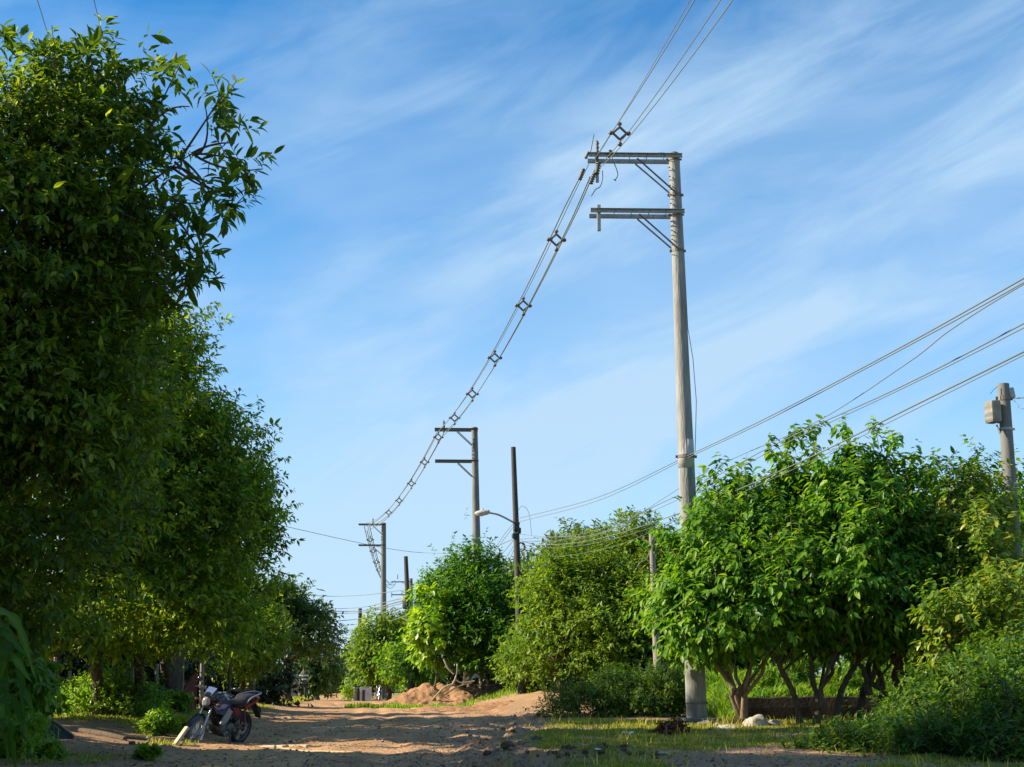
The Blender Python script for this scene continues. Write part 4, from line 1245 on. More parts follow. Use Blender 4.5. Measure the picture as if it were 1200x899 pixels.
P2, b2_, t2_, ux2, uy2 = tall_pole('second concrete utility pole, rising above the bushy dark green tree', 562, 67.6, 556, 501, 0.24, 0.145, 1.88, (0.12, 1.62), False, 0.05)
P3, b3_, t3_, ux3, uy3 = tall_pole('third concrete utility pole, slim and grey above the round olive-green tree', 449.5, 112, 449.5, 613, 0.26, 0.19, 1.92, (0.12, 1.72), False, 0.05)
P4, b4_, t4_, ux4, uy4 = tall_pole('farthest concrete utility pole with two short arms, behind the transformer pole', 484, 172, 481.5, 678, 0.26, 0.2, 2.3, (0.4, 1.9), False, 0.05)
for root, px, py, Y in ((P2, 520, 500, 67.4), (P3, 437, 612, 111.8), (P4, 459, 697, 171.6), (P4, 466, 676, 171.6)):
    mb = MB()
    c = W(px, py, Y)
    mb.lathe([(0.03, -0.28), (0.06, -0.2), (0.035, -0.1), (0.07, 0), (0.035, 0.1), (0.06, 0.2), (0.02, 0.3)], c, n=8)
    mb.build('insulator', M['polymer'], root)


# ------------------------------------------------------------------ spacer cables
def bundle_pt(a, b, sag, t):
    return Vector(a).lerp(Vector(b), t) - Vector((0, 0, 4 * sag * t * (1 - t)))


OFF = {'top': (0.0, 0.24), 'left': (-0.17, 0.02), 'right': (0.17, 0.02), 'low': (0.01, -0.24)}


def span(a, b, sag, e0, e1, ts, lab, size=1.0, r=0.011, side=None, fan=1.0):
    """four cables between two poles, closing in at the ends, with diamond spacers on them"""
    a, b = Vector(a), Vector(b)
    d = (b - a)
    sd = Vector((d.y, -d.x, 0)).normalized() if side is None else side
    if sd.x < 0:
        sd = -sd
    for key, (ox, oz) in OFF.items():
        pts = []
        for i in range(33):
            t = i / 32
            k = min(1, (t / 0.05) * (1 - e0) + e0) * min(1, ((1 - t) / 0.05) * (1 - e1) + e1)
            pts.append(bundle_pt(a, b, sag, t) + (sd * ox + Vector((0, 0, oz))) * k * size * (1 + (fan - 1) * t) + sd * ((fan - 1) * t * (.10 if key in ('low', 'left') else -.10)))
        mb = MB()
        mb.tube(pts, r * (0.8 if key == 'top' else 1.15), 5)
        o = mb.build('cable', M['cable'], loc=a)
        props(o, {'top': 'thin top', 'left': 'left', 'right': 'right', 'low': 'lowest'}[key] + ' line of the spacer cable ' + lab, 'cable', 'spacer cable lines ' + lab)
    for k, t in enumerate(ts):
        c = bundle_pt(a, b, sag, t)
        root = thing('cable_spacer', SPLAB[lab][k], 'cable spacer', c, 'diamond spacers on the cables')
        mb = MB()
        q = [c + (sd * x + Vector((0, 0, z))) * size for x, z in ((0, 0.16), (0.16, 0.01), (0, -0.14), (-0.16, 0.01))]
        for i in range(4):
            mb.tube([q[i], q[(i + 1) % 4]], 0.028 * size, 6)
        mb.build('frame', M['steel_dark'], root)
        for x, z, r_ in ((0, 0.23, .055), (0.20, 0.01, .06), (0, -0.25, .06), (-0.20, 0.01, .06)):
            m2 = MB()
            pc = c + (sd * x + Vector((0, 0, z))) * size
            m2.ellipsoid(pc, (r_ * size, r_ * size * 0.9, r_ * 0.85 * size), 8, 6)
            m2.tube([c + (sd * x * 0.7 + Vector((0, 0, z * 0.65))) * size, pc], 0.018 * size, 5)
            m2.build('clamp', M['ceramic'], root)


SPLAB = {'coming from overhead to the nearest pole': ['diamond cable spacer just above the upper arm of the nearest pole'],
         'between the nearest and second pole': ['first diamond spacer below the nearest pole, beside the two open arm ends', 'second diamond spacer down from the nearest pole', 'third diamond spacer down from the nearest pole, middle of the span',
                                                 'fourth diamond spacer down from the nearest pole', 'diamond spacer just above the arm of the second pole'],
         'between the second and third pole': ['diamond spacer hanging at the arm end of the second pole', 'small diamond spacer, second below the second pole', 'small diamond spacer midway between second and third pole', 'small diamond spacer above the third pole, next to last',
                                               'small diamond spacer nearest above the third pole'],
         'between the third and farthest pole': ['tiny spacer just below the third pole arm', 'tiny spacer level with the lower arm of the third pole', 'tiny spacer below the lower arm of the third pole', 'tiny spacer lowest left of the third pole']}
A1 = W(702, 189, 30.75)
A2 = W(516, 508, 67.3)
A3 = W(430, 617, 111.6)
A4 = W(463, 682, 171.5)
A0 = Vector((6.2, -6.0, A1.z - 0.1))
SPT = min((abs(proj(np.array([tuple(Vector(A1).lerp(A0, k / 500) - Vector((0, 0, 4.6 * (k / 500) * (1 - k / 500))))]))[1][0] - 157), k / 500) for k in range(1, 200))[1]
span(A1, A0, 1.15, 0.75, 1.0, (SPT,), 'coming from overhead to the nearest pole', 0.92, 0.008, fan=4.0)


def t_at(a, b, sag, py):
    best = None
    for i in range(1, 400):
        p = bundle_pt(a, b, sag, i / 400)
        y = proj(np.array([tuple(p)]))[1][0]
        if best is None or abs(y - py) < best[0]:
            best = (abs(y - py), i / 400)
    return best[1]


A1b = W(691, 199, 30.75)
span(A1b, A2, 0.72, 0.7, 0.8, [t_at(A1b, A2, .72, y) for y in (281, 359, 420, 462, 490)], 'between the nearest and second pole', 1.0, 0.013)
span(A2, A3, 0.95, 1.0, 0.7, [t_at(A2, A3, .95, y) for y in (513, 542, 567, 587, 601)], 'between the second and third pole', 1.0, 0.019)
span(A3, A4, 1.9, 1.0, 0.7, [t_at(A3, A4, 1.9, y) for y in (633, 646, 659, 668)], 'between the third and farthest pole', 1.25, 0.027)

# ------------------------------------------------------------------ dark lamp pole with street lamp, and other poles
Yl = 51.0
bL = onground(612, Yl)
tL = W(601.5, 524, Yl)
lp = thing('lamp_pole', 'tall dark wooden pole carrying the street lamp and a tangle of wires', 'pole', bL)
shaft(lp, bL - Vector((0, 0, 0.3)), tL, 0.15, 0.085, M['wood_pole'], 12)
mb = MB()
for (px, py, sx, sz) in ((605, 617, .34, .5), (602, 628, .2, .3), (608, 622, .22, .36)):
    mb.box(W(px, py, Yl - .12), (sx * .6, .18, sz * .6), Matrix.Rotation(0.3, 3, 'Z'), 0.04)
mb.tube([W(604, 612, Yl - .14), W(609, 614, Yl - .14)], .05, 6)
mb.build('junction_box', M['cable_dark'], lp)
mb = MB()
c = W(610.5, 641, Yl - .1)
mb.lathe([(0.12, -.03), (0.17, -.03), (0.17, .03), (0.12, .03)], c, (0.45, 1, 0), 18, closed=True)
mb.build('cable_coil', M['cable_dark'], lp)
mb = MB()
mb.tube(smooth_path([W(603, 613, Yl), W(592, 607, Yl - .3), W(583, 603, Yl - .5), W(573, 601, Yl - .7)]), 0.032, 8)
mb.build('lamp_arm', M['steel'], lp)
lmp = MB()
c = W(565.5, 601, Yl - .8)
rot = Matrix.Rotation(R(-4), 3, 'Y')
lmp.ellipsoid(c, (0.28, 0.13, 0.10), 14, 8, rot)
lmp.box(c + Vector((0.12, 0, 0.03)), (0.26, 0.2, 0.13), rot, 0.05)
lmp.ellipsoid(c + Vector((0, 0, 0.11)), (0.04, 0.04, 0.05), 8, 6)
hd = lmp.build('lamp_head', M['collar'], lp)
mb = MB()
mb.ellipsoid(c + Vector((-0.08, 0, -0.055)), (0.16, 0.10, 0.07), 12, 6)
mb.build('lamp_glass', mat('lamp_glass', (0.35, 0.36, 0.36), None, rough=0.15), hd)


def plain_pole(label, px0, Y, px1, py1, r0, r1, m, name='utility_pole', cat='pole'):
    b = onground(px0, Y)
    root = thing(name, label, cat, b)
    shaft(root, b - Vector((0, 0, .3)), W(px1, py1, Y), r0, r1, M[m], 12)
    return root


pp = plain_pole('thin grey wooden post standing against the olive-green tree, left of the tall concrete pole', 772, 42, 763.5, 623, 0.125, 0.075, 'wood_grey')
mb = MB()
mb.tube(smooth_path([W(763, 640, 41.8), W(758, 655, 41.8), W(750, 660, 41.8), W(745, 668, 41.8)]), 0.015, 5)
mb.build('loose_wire', M['cable'], pp)
plain_pole('short dark pole top poking out of the bushy tree, left of the lamp pole', 586, 59, 583, 655, 0.12, 0.10, 'wood_pole')
tp = plain_pole('dark pole with a round transformer lump, above the small sapling', 484, 64, 475.5, 652, 0.15, 0.09, 'wood_pole')
mb = MB()
c = W(477, 706, 63.7)
mb.lathe([(0.0, .29), (.15, .28), (.2, .2), (.2, -.2), (.16, -.29), (0, -.3)], c, n=12)
mb.ellipsoid(c + Vector((0.07, -.05, -.38)), (.15, .14, .2), 8, 6)
mb.build('transformer', M['cable_dark'], tp)
plain_pole('short dark pole standing far off over the dim bluish tree', 422.5, 120, 422, 713, 0.2, 0.15, 'wood_pole')
plain_pole('short grey pole close right of the far dark pole', 427, 135, 427, 741, 0.16, 0.14, 'concrete_dark')
fl = plain_pole('faint far pole with a small arm, left of the far dark pole', 412.5, 160, 412.5, 745, 0.1, 0.08, 'concrete_dark')
mb = MB()
mb.box(W(415, 748, 160), (0.8, 0.1, 0.12))
mb.build('arm', M['steel'], fl)
ch = plain_pole('little pole with a dark lamp on top, above the dark round-topped left tree', 342, 74, 343, 676, 0.05, 0.045, 'steel', 'lamp_post', 'lamp post')
mb = MB()
mb.box(W(343.5, 675, 74), (0.22, 0.2, 0.16), None, 0.03)
mb.build('lamp', M['cable_dark'], ch)

# small concrete pole on the right with a meter box
Yr = 32.0
bR = onground(1199, Yr)
tR = W(1175.5, 450, Yr)
rp = thing('utility_pole', 'smaller concrete pole at the right edge with a grey box near its top', 'utility pole', bR)
shaft(rp, bR - Vector((0, 0, .3)), tR, 0.185, 0.13, M['concrete_dark'])
band(rp, along(bR, tR, W(1175, 467, Yr).z), 0.135, 0.10, M['steel_dark'])
band(rp, along(bR, tR, W(1175, 503, Yr).z), 0.138, 0.06, M['steel'])
mb = MB()
cb = W(1163.5, 483, Yr - .1)
mb.box(cb, (0.25, 0.34, 0.50), Matrix.Rotation(0.25, 3, 'Z'), 0.06)
bx = mb.build('meter_box', mat('box_enamel', (0.17, 0.165, 0.14), (0.24, 0.235, 0.20), 6, 0.6), rp)
mb = MB()
mb.box(W(1170, 484, Yr - .15), (0.05, 0.1, 0.46))
mb.tube([W(1168, 498, Yr - .1), W(1172, 508, Yr - .15), W(1173, 503, Yr - .15)], 0.02, 6)
mb.build('box_mount', M['steel_dark'], rp)
mb = MB()
mb.box(W(1184.5, 461, Yr), (0.13, 0.2, 0.24), Matrix.Rotation(-.15, 3, 'Y'), 0.03)
mb.build('insulator_bracket', M['steel'], rp)
mb = MB()
mb.tube([W(1160, 462, Yr - .1), W(1165, 456, Yr - .1), W(1169, 453, Yr - .1)], 0.008, 5)
mb.build('wire_stub', M['cable'], rp)


# ------------------------------------------------------------------ other wires
def wire(pts, r, label, sag=0.0, m="cable", group=None, cat="wire", n=16, world=False):
    pts = [W(*p) if world is False else Vector(p) for p in pts]
    mb = MB()
    if sag and len(pts) == 2:
        pts2 = sagline(pts[0], pts[1], sag, n)
    elif len(pts) > 2:
        pts2 = smooth_path(pts, 6)
    else:
        pts2 = pts
    mb.tube(pts2, r * 0.66, 5)
    o = mb.build('wire', M[m], loc=pts2[0])
    return props(o, label, cat, group)


# service wires from the lamp pole past the tall pole and up to the right
gl = 'service wires rising to the right edge'
EX = 1330
pole_c = along(b1_, t1_, W(803, 534, 31).z)
wire([(606, 608, Yl), (700, 583, 40.0), (806, 534, 30.75), (900, 489, 24.5), (1050, 410, 18.5), (1200, 326, 14.5), (EX, 250, 12.2)], 0.014, 'topmost of the wires rising to the right edge, tied to the tall pole', group=gl)
wire([(607, 612, Yl), (700, 587, 40.0), (807, 536, 30.72), (900, 492, 24.6), (1050, 413, 18.7), (1200, 331, 14.7), (EX, 254, 12.4)], 0.012, 'wire close under the topmost one rising to the right edge', group=gl)
wire([(608, 636, Yl), (700, 627, 42), (830, 552, 30.2), (950, 498, 24), (1060, 428, 18.5), (1115, 386, 16.2), (1200, 333, 14.2), (EX, 262, 12)], 0.010, 'thin wire meeting the topmost pair near the right edge', group=gl)
wire([(610, 632, Yl), (690, 624, 42), (800, 578, 33), (912, 519, 25.5), (1050, 456, 19.5), (1200, 379, 15), (EX, 308, 12.5)], 0.013, 'upper of the middle pair of wires rising to the right edge', group=gl)
wire([(610, 635, Yl), (690, 628, 42), (800, 583, 33), (912, 524, 25.5), (1050, 459, 19.5), (1200, 384, 15), (EX, 312, 12.5)], 0.010, 'lower of the middle pair of wires rising to the right edge', group=gl)
wire([(611, 640, Yl), (690, 634, 42), (800, 600, 34), (930, 545, 26), (1070, 476, 19.5), (1200, 412, 15.5), (EX, 345, 13)], 0.017, 'thick lowest wire rising to the right edge just over the leafy shoots', group=gl)
wire([(611, 643, Yl), (690, 638, 42), (800, 606, 34), (930, 550, 26), (1070, 481, 19.5), (1200, 416, 15.5), (EX, 350, 13)], 0.009, 'thin wire under the thick lowest one at the right edge', group=gl)
wire([(612, 645, Yl), (650, 652, 47), (720, 640, 39), (806, 604, 31), (835, 596, 29.5)], 0.008, 'slack thin wire dipping from the lamp pole towards the tall pole', group=gl)
wire([(1188, 467, Yr), (1205, 465.5, 30), (1330, 452, 22)], 0.02, 'thick wire leaving the small right pole towards the edge')
wire([(1188, 469, Yr), (1194, 475, 31.6), (1203, 480, 31), (1330, 500, 24)], 0.009, 'slack loop of wire below the top of the small right pole')
# wires leaving the lamp pole
gt = 'wires fanning down from the lamp pole'
for (a, b, c, l) in (((602, 613), (590, 628), (572, 655), 'outermost left wire fanning from the lamp pole'), ((602, 617), (592, 630), (570, 660), 'second left wire fanning down from the lamp pole'),
                     ((603, 632), (592, 645), (578, 662), 'third left wire of the fan below the street lamp'), ((604, 637), (594, 652), (580, 668), 'fourth left wire of the fan below the street lamp'),
                     ((604, 640), (597, 655), (584, 670), 'lowest left wire of the fan below the street lamp'), ((603, 650), (600, 665), (596, 680), 'short steep wire left of the lamp pole')):
    wire([(*a, Yl), (*b, Yl + 5), (*c, Yl + 10)], 0.015, l, group=gt)
wire([(611, 636, Yl), (622, 655, Yl + 1), (628, 668, Yl + 3)], 0.012, 'steep guy wire right of the lamp pole', group=gt)
wire([(612, 634, Yl), (635, 642, Yl + 3), (650, 650, Yl + 6)], 0.012, 'wire dropping from the lamp pole into the far tree top', group=gt)
wire([(607, 598, Yl), (613, 593, Yl), (620, 602, Yl), (623, 627, Yl)], 0.010, 'thin looping wire arching beside the lamp pole')
wire([(609, 626, Yl), (640, 629, 47), (690, 628, 41), (740, 614, 36)], 0.011, 'nearly level wire to the right of the lamp pole', group=gt)
# wires across the road
wire([(300, 606, 60), (335, 617, 64), (450, 642, 80), (500, 648, 86), (560, 647, 66), (601, 632, Yl)], 0.02, 'long thin wire crossing the road in front of the third pole')
wire([(332, 690, 74), (370, 698, 80), (420, 698, 78), (477, 691, 64)], 0.022, 'lower thin wire from the small left lamp to the transformer pole')
for q, (y0, y1, y2, r_) in enumerate(((716, 716, 703, .05), (719, 718, 706, .035), (730, 725, 711, .05), (736, 731, 716, .03), (748, 738, 722, .025), (714, 712, 700, .03))):
    wire([(370, y0, 118), (422, y1, 116), (476, y2, 64)], r_, ['thick upper wire bundle sagging across the road end', 'second wire of the bundle across the road end', 'thick middle wire over the far road', 'thin wire under the thick middle one over the far road',
                                                              'lowest thin wire over the far road', 'highest thin wire over the far road end'][q], group='wires over the far end of the road')
wire([(477, 704, 64), (500, 694, 57), (525, 677, 55), (548, 664, 56)], 0.025, 'thick leafy-looking cable from the transformer pole into the bushy tree')
wire([(477, 692, 64), (510, 668, 62), (545, 648, 60)], 0.016, 'thin wire slanting up from the transformer pole')
# two wires high at the top left
for (a, b, l) in (((40, -12), (63, 62), 'left of the two wires dropping behind the top left tree'), ((107, -12), (128, 72), 'right of the two wires dropping behind the top left tree')):
    p0, p1 = W(*a, 17.0), W(*b, 24)
    dd = p1 - p0
    wire([tuple(p0 - dd * 0.3), tuple(p0), tuple(p1), tuple(p1 + dd * 0.5)], 0.010, l, world=True)

# ------------------------------------------------------------------ motorcycle
M['tyre'] = mat('tyre_rubber', (0.018, 0.018, 0.018), (0.05, 0.045, 0.04), 14, 0.85, 0, 0.6)
M['tyre_sunlit'] = mat('sunlit_tyre_rubber', (0.09, 0.085, 0.075), (0.22, 0.20, 0.17), 9, 0.9, 0, 0.6)  # front copy of the rubber, sunlight put into its paler colour
M['alloy'] = mat('sunlit_pale_alloy', (0.62, 0.62, 0.60), (0.72, 0.71, 0.68), 8, 0.35, 0.35)  # front wheel only, its sunlit look put into the pale colour
M['alloy_dark'] = mat('dark_alloy', (0.10, 0.10, 0.10), None, 8, 0.4, 0.6)
M['gloss_black'] = mat('gloss_black_paint', (0.012, 0.013, 0.018), (0.02, 0.02, 0.026), 6, 0.22, 0, 0, coat=0.5)
M['navy'] = mat('navy_paint', (0.018, 0.028, 0.065), (0.028, 0.042, 0.09), 6, 0.25, 0, 0, coat=0.5)
M['silver'] = mat('silver_paint', (0.30, 0.33, 0.37), (0.38, 0.40, 0.44), 8, 0.3, 0.4)
M['pale_blue'] = mat('pale_blue_panel', (0.12, 0.17, 0.32), (0.17, 0.22, 0.38), 8, 0.3)
M['red'] = mat('red_paint', (0.20, 0.010, 0.014), (0.26, 0.014, 0.018), 8, 0.3, 0, 0, coat=0.4)
M['seat'] = mat('black_seat', (0.02, 0.02, 0.022), (0.035, 0.034, 0.034), 20, 0.6, 0, 0.3)
M['engine'] = mat('engine_metal', (0.09, 0.09, 0.09), (0.17, 0.165, 0.16), 12, 0.5, 0.6, 0.2)
M['chrome'] = mat('bright_metal', (0.6, 0.6, 0.58), None, 8, 0.22, 0.9)
M['lens'] = mat('headlamp_lens', (0.30, 0.31, 0.33), None, 8, 0.12, 0.2)
M['tail_lens'] = mat('red_lens', (0.4, 0.02, 0.02), None, 8, 0.15)
M['amber'] = mat('amber_lens', (0.30, 0.12, 0.03), None, 8, 0.2)
M['mirror'] = mat('mirror_glass', (0.75, 0.77, 0.8), None, 8, 0.08, 1.0)


def wheel(root, cx, spokes, front, steer=None):
    """wheel > tyre, rim, brake disc"""
    def T(mb):
        if steer is not None:
            mb.v = [tuple(steer @ Vector(p)) for p in mb.v]
        return mb
    c = Vector((cx, 0, 0.30))
    mb = MB()
    mb.lathe([(0.055, -.07), (0.055, .07)], c, (0, 1, 0), 14)
    mb.lathe([(0.03, -.09), (0.03, .09)], c, (0, 1, 0), 10)
    for k in range(spokes):
        a = 2 * math.pi * k / spokes + 0.3
        d = Vector((math.cos(a), 0, math.sin(a)))
        s = Vector((-math.sin(a), 0, math.cos(a)))
        for sg in (-1, 1):
            mb.slab([c + d * .045 + s * (.012 + .016 * sg), c + d * .225 + s * .03 * sg, c + d * .225 + s * (.03 * sg + .022), c + d * .045 + s * (.034 + .016 * sg)], (0, 1, 0), .03)
    wh = T(mb).build('wheel', M['alloy'] if front else M['alloy_dark'], root, local=True)
    mb = MB()
    mb.lathe([(0.222, -.038), (0.246, -.042), (0.246, .042), (0.222, .038)], c, (0, 1, 0), 40, closed=True)
    T(mb).build('rim', M['alloy'] if front else M['alloy_dark'], wh, local=True)
    mb = MB()
    w = 0.048 if front else 0.06
    prof = [(0.245 + 0.056 * math.cos(q) * (1 if math.cos(q) > 0 else .2), w * math.sin(q)) for q in [2 * math.pi * k / 14 for k in range(14)]]
    mb.lathe(prof, c, (0, 1, 0), 44, closed=True)
    for k in range(44):                                # tread blocks
        a = 2 * math.pi * k / 44
        d = Vector((math.cos(a), 0, math.sin(a)))
        s = Vector((-math.sin(a), 0, math.cos(a)))
        for sg in (-1, 1):
            mb.slab([c + d * 0.298 + s * .010 + Vector((0, sg * .004, 0)), c + d * 0.292 + s * (.018) + Vector((0, sg * .034, 0)), c + d * 0.292 - s * .004 + Vector((0, sg * .034, 0)), c + d * 0.298 - s * .010 + Vector((0, sg * .004, 0))], d, .012)
    T(mb).build('tyre', M['tyre_sunlit'] if front else M['tyre'], wh, local=True)
    mb = MB()
    mb.lathe([(0.06, .062), (0.12, .062), (0.12, .067), (0.06, .067)], c, (0, 1, 0), 26, closed=True, smooth=False)
    T(mb).build('brake_disc', M['chrome'], wh, local=True)
    return wh


def motorcycle(label, loc, yaw, lean, steer_deg, group=None, pitch=0):
    root = thing('motorcycle', label, 'motorcycle', loc, group, (R(lean), R(pitch), yaw))
    B = lambda mb, nm, m, par=None: mb.build(nm, M[m], par or root, local=True)
    # steering axis through the head, raked back
    head = Vector((0.93, 0, 0.86))
    axis = Vector((-0.42, 0, 0.91)).normalized()
    St = Matrix.Translation(head) @ Matrix.Rotation(R(steer_deg), 4, axis) @ Matrix.Translation(-head)

    def S(mb):
        mb.v = [tuple(St @ Vector(p)) for p in mb.v]
        return mb
    wheel(root, 1.27, 5, True, St)
    wheel(root, 0.0, 5, False)
    # fork
    for sg in (-1, 1):
        mb = MB()
        mb.tube([(1.27, .085 * sg, .30), (1.13, .085 * sg, .60)], [.030, .033], 10)
        f = B(S(mb), 'fork_leg', 'silver')
        mb = MB()
        mb.tube([(1.135, .085 * sg, .59), (0.955, .085 * sg, .98)], .019, 10)
        B(S(mb), 'fork_tube', 'chrome', f)
    mb = MB()
    mb.box((0.985, 0, .92), (.07, .24, .035), Matrix.Rotation(-.42, 3, 'Y'), .01)
    mb.box((1.06, 0, .76), (.07, .24, .035), Matrix.Rotation(-.42, 3, 'Y'), .01)
    B(S(mb), 'fork_clamp', 'alloy_dark')
    # front mudguard, arched over the tyre
    mb = MB()
    V, Fc = [], []
    K = 14
    for i in range(K + 1):
        a = R(18 + 128 * i / K)
        for (yy, rr) in ((-.075, .315), (-.05, .345), (0, .352), (.05, .345), (.075, .315)):
            rr2 = rr + (0.03 * (i / K - 0.6) if i / K > .6 else 0)
            V.append((1.27 + rr2 * math.cos(a), yy * (1 - .25 * abs(i / K - .5)), .30 + rr2 * math.sin(a)))
    for i in range(K):
        for j in range(4):
            q = i * 5 + j
            Fc.append((q, q + 1, q + 6, q + 5))
    n0 = len(V)
    V += [(x * 1.0, y * .9, z - .006) for x, y, z in V]
    Fc += [tuple(reversed([k + n0 for k in f])) for f in Fc]
    mb.add(V, Fc, True)
    fg = B(S(mb), 'front_mudguard', 'gloss_black')
    mb = MB()
    for sg in (-1, 1):
        mb.slab([(1.22, .083 * sg, .63), (1.10, .083 * sg, .60), (1.04, .083 * sg, .48), (1.09, .083 * sg, .49)], (0, 1, 0), .012)
    B(S(mb), 'mudguard_stay', 'silver', fg)
    # headlamp, cowl, screen
    mb = MB()
    mb.loft([(1.19, 0, .85, .035, .045, 2.5), (1.18, 0, .85, .06, .075, 2.6), (1.10, 0, .87, .085, .10, 2.6)], 16)
    hl = B(S(mb), 'headlamp', 'lens')
    mb = MB()
    mb.loft([(1.15, 0, .965, .06, .03, 2.5), (1.12, 0, .90, .112, .12, 2.6), (1.02, 0, .92, .13, .13, 2.6), (.94, 0, .95, .11, .10, 2.6)], 16)
    mb.slab([(1.17, -.10, .80), (1.17, .10, .80), (1.06, .12, .74), (1.06, -.12, .74)], (0, 0, 1), .02)
    B(S(mb), 'headlamp_cowl', 'gloss_black')
    mb = MB()
    mb.slab([(1.14, -.07, .985), (1.14, .07, .985), (1.00, .085, 1.10), (1.00, -.085, 1.10)], (.6, 0, .8), .008)
    B(S(mb), 'windscreen', 'pale_blue')
    mb = MB()
    mb.box((.97, 0, 1.03), (.09, .17, .06), Matrix.Rotation(-.6, 3, 'Y'), .02)
    B(S(mb), 'instrument_panel', 'seat')
    for sg in (-1, 1):
        mb = MB()
        mb.tube([(1.08, .11 * sg, .85), (1.09, .20 * sg, .85)], .010, 6)
        mb.ellipsoid((1.10, .225 * sg, .85), (.045, .028, .024), 8, 6)
        B(S(mb), 'indicator', 'amber')
    # handlebar, grips, levers, mirrors
    mb = MB()
    mb.tube(smooth_path([(.90, -.36, 1.03), (.94, -.22, 1.05), (.97, -.08, .99), (.97, .08, .99), (.94, .22, 1.05), (.90, .36, 1.03)], 3), .012, 8)
    hb = B(S(mb), 'handlebar', 'alloy_dark')
    for sg in (-1, 1):
        mb = MB()
        mb.tube([(.885, .38 * sg, 1.027), (.915, .26 * sg, 1.04)], .019, 8)
        B(S(mb), 'grip', 'seat', hb)
        mb = MB()
        mb.tube([(.955, .23 * sg, 1.045), (.975, .30 * sg, 1.035), (.955, .39 * sg, 1.02)], .007, 6)
        mb.box((.925, .215 * sg, 1.05), (.05, .06, .045), None, .01)
        B(S(mb), 'lever', 'chrome', hb)
        mb = MB()
        mb.tube([(.925, .23 * sg, 1.06), (.89, .28 * sg, 1.11), (.86, .35 * sg, 1.13)], .007, 6)
        mb.ellipsoid((.85, .38 * sg, 1.14), (.022, .07, .042), 12, 8)
        mi = B(S(mb), 'mirror', 'gloss_black')
        mb = MB()
        mb.ellipsoid((.832, .38 * sg, 1.14), (.008, .058, .033), 12, 6)
        B(S(mb), 'mirror_glass', 'mirror', mi)
    # frame
    mb = MB()
    mb.tube([(.94, 0, .86), (.70, 0, .70), (.42, 0, .60), (.30, 0, .38), (.33, 0, .26)], .028, 8)
    mb.tube([(.92, 0, .80), (.80, 0, .50), (.74, 0, .28)], .024, 8)
    mb.tube([(.74, 0, .28), (.33, 0, .25)], .022, 8)
    for sg in (-1, 1):
        mb.tube([(.45, .08 * sg, .62), (.10, .10 * sg, .68), (-.22, .08 * sg, .76)], .014, 8)
        mb.tube([(.30, .09 * sg, .40), (.02, .10 * sg, .67)], .012, 8)
    B(mb, 'frame', 'gloss_black')
    # tank and its shrouds
    mb = MB()
    mb.loft([(.92, 0, .84, .05, .05, 2.4), (.88, 0, .845, .12, .10, 2.6), (.78, 0, .85, .15, .125, 2.7), (.64, 0, .83, .145, .12, 2.6), (.52, 0, .79, .10, .085, 2.4), (.46, 0, .765, .07, .05, 2.3)], 18)
    tk = B(mb, 'fuel_tank', 'gloss_black')
    mb = MB()
    mb.lathe([(0, .02), (.035, .02), (.045, 0), (.045, -.02)], (.76, 0, .98), n=14)
    B(mb, 'tank_cap', 'chrome', tk)
    for sg in (-1, 1):
        mb = MB()
        mb.slab([(1.06, .125 * sg, .80), (.93, .175 * sg, .90), (.62, .172 * sg, .86), (.60, .168 * sg, .72), (.80, .185 * sg, .62), (.98, .165 * sg, .66)], (0, sg, .1), .03)
        sh = B(mb, 'tank_shroud', 'navy')
        mb = MB()
        mb.slab([(1.05, .146 * sg, .785), (.82, .196 * sg, .825), (.70, .198 * sg, .80), (.80, .203 * sg, .745), (.97, .180 * sg, .73)], (0, sg, .1), .012)
        B(mb, 'shroud_stripe', 'pale_blue', sh)
        mb = MB()                                       # small unreadable emblem: three short strokes on the stripe
        for q in range(3):
            x0 = .93 - .055 * q
            mb.slab([(x0, .2 * sg, .80), (x0 - .035, .2 * sg, .805), (x0 - .045, .2 * sg, .765), (x0 - .01, .2 * sg, .76)], (0, sg, .1), .016)
        B(mb, 'emblem', 'silver', sh)
        mb = MB()
        mb.slab([(.66, .178 * sg, .74), (.52, .165 * sg, .66), (.62, .17 * sg, .50), (.76, .18 * sg, .44), (.84, .18 * sg, .47), (.78, .182 * sg, .58)], (0, sg, 0), .028)
        B(mb, 'side_blade', 'silver', sh)
        mb = MB()
        mb.slab([(.54, .13 * sg, .74), (.30, .15 * sg, .72), (.20, .15 * sg, .56), (.36, .15 * sg, .47), (.50, .15 * sg, .58)], (0, sg, 0), .03)
        sp = B(mb, 'side_cover', 'gloss_black')
        mb = MB()
        mb.slab([(.52, .163 * sg, .715), (.38, .168 * sg, .715), (.28, .168 * sg, .60), (.40, .168 * sg, .575)], (0, sg, 0), .012)
        B(mb, 'red_flash', 'red', sp)
        mb = MB()
        mb.slab([(.16, .145 * sg, .73), (-.14, .12 * sg, .79), (-.34, .075 * sg, .83), (-.30, .08 * sg, .77), (-.05, .13 * sg, .72), (.12, .15 * sg, .67)], (.1, sg, 0), .026)
        B(mb, 'tail_panel', 'red')
    # seat and grab rail
    mb = MB()
    mb.loft([(.52, 0, .80, .07, .035, 2.6), (.42, 0, .79, .12, .045, 2.8), (.22, 0, .78, .135, .05, 2.8), (.10, 0, .80, .125, .055, 2.8), (.04, 0, .845, .12, .05, 2.8), (-.15, 0, .865, .11, .045, 2.6), (-.27, 0, .875, .07, .03, 2.4)], 16)
    B(mb, 'seat', 'seat')
    mb = MB()
    for sg in (-1, 1):
        mb.tube(smooth_path([(.10, .14 * sg, .78), (.02, .155 * sg, .86), (-.16, .14 * sg, .90), (-.34, .10 * sg, .92)], 4), .014, 8)
    mb.tube(smooth_path([(-.34, .10, .92), (-.385, .05, .925), (-.385, -.05, .925), (-.34, -.10, .92)], 4), .014, 8)
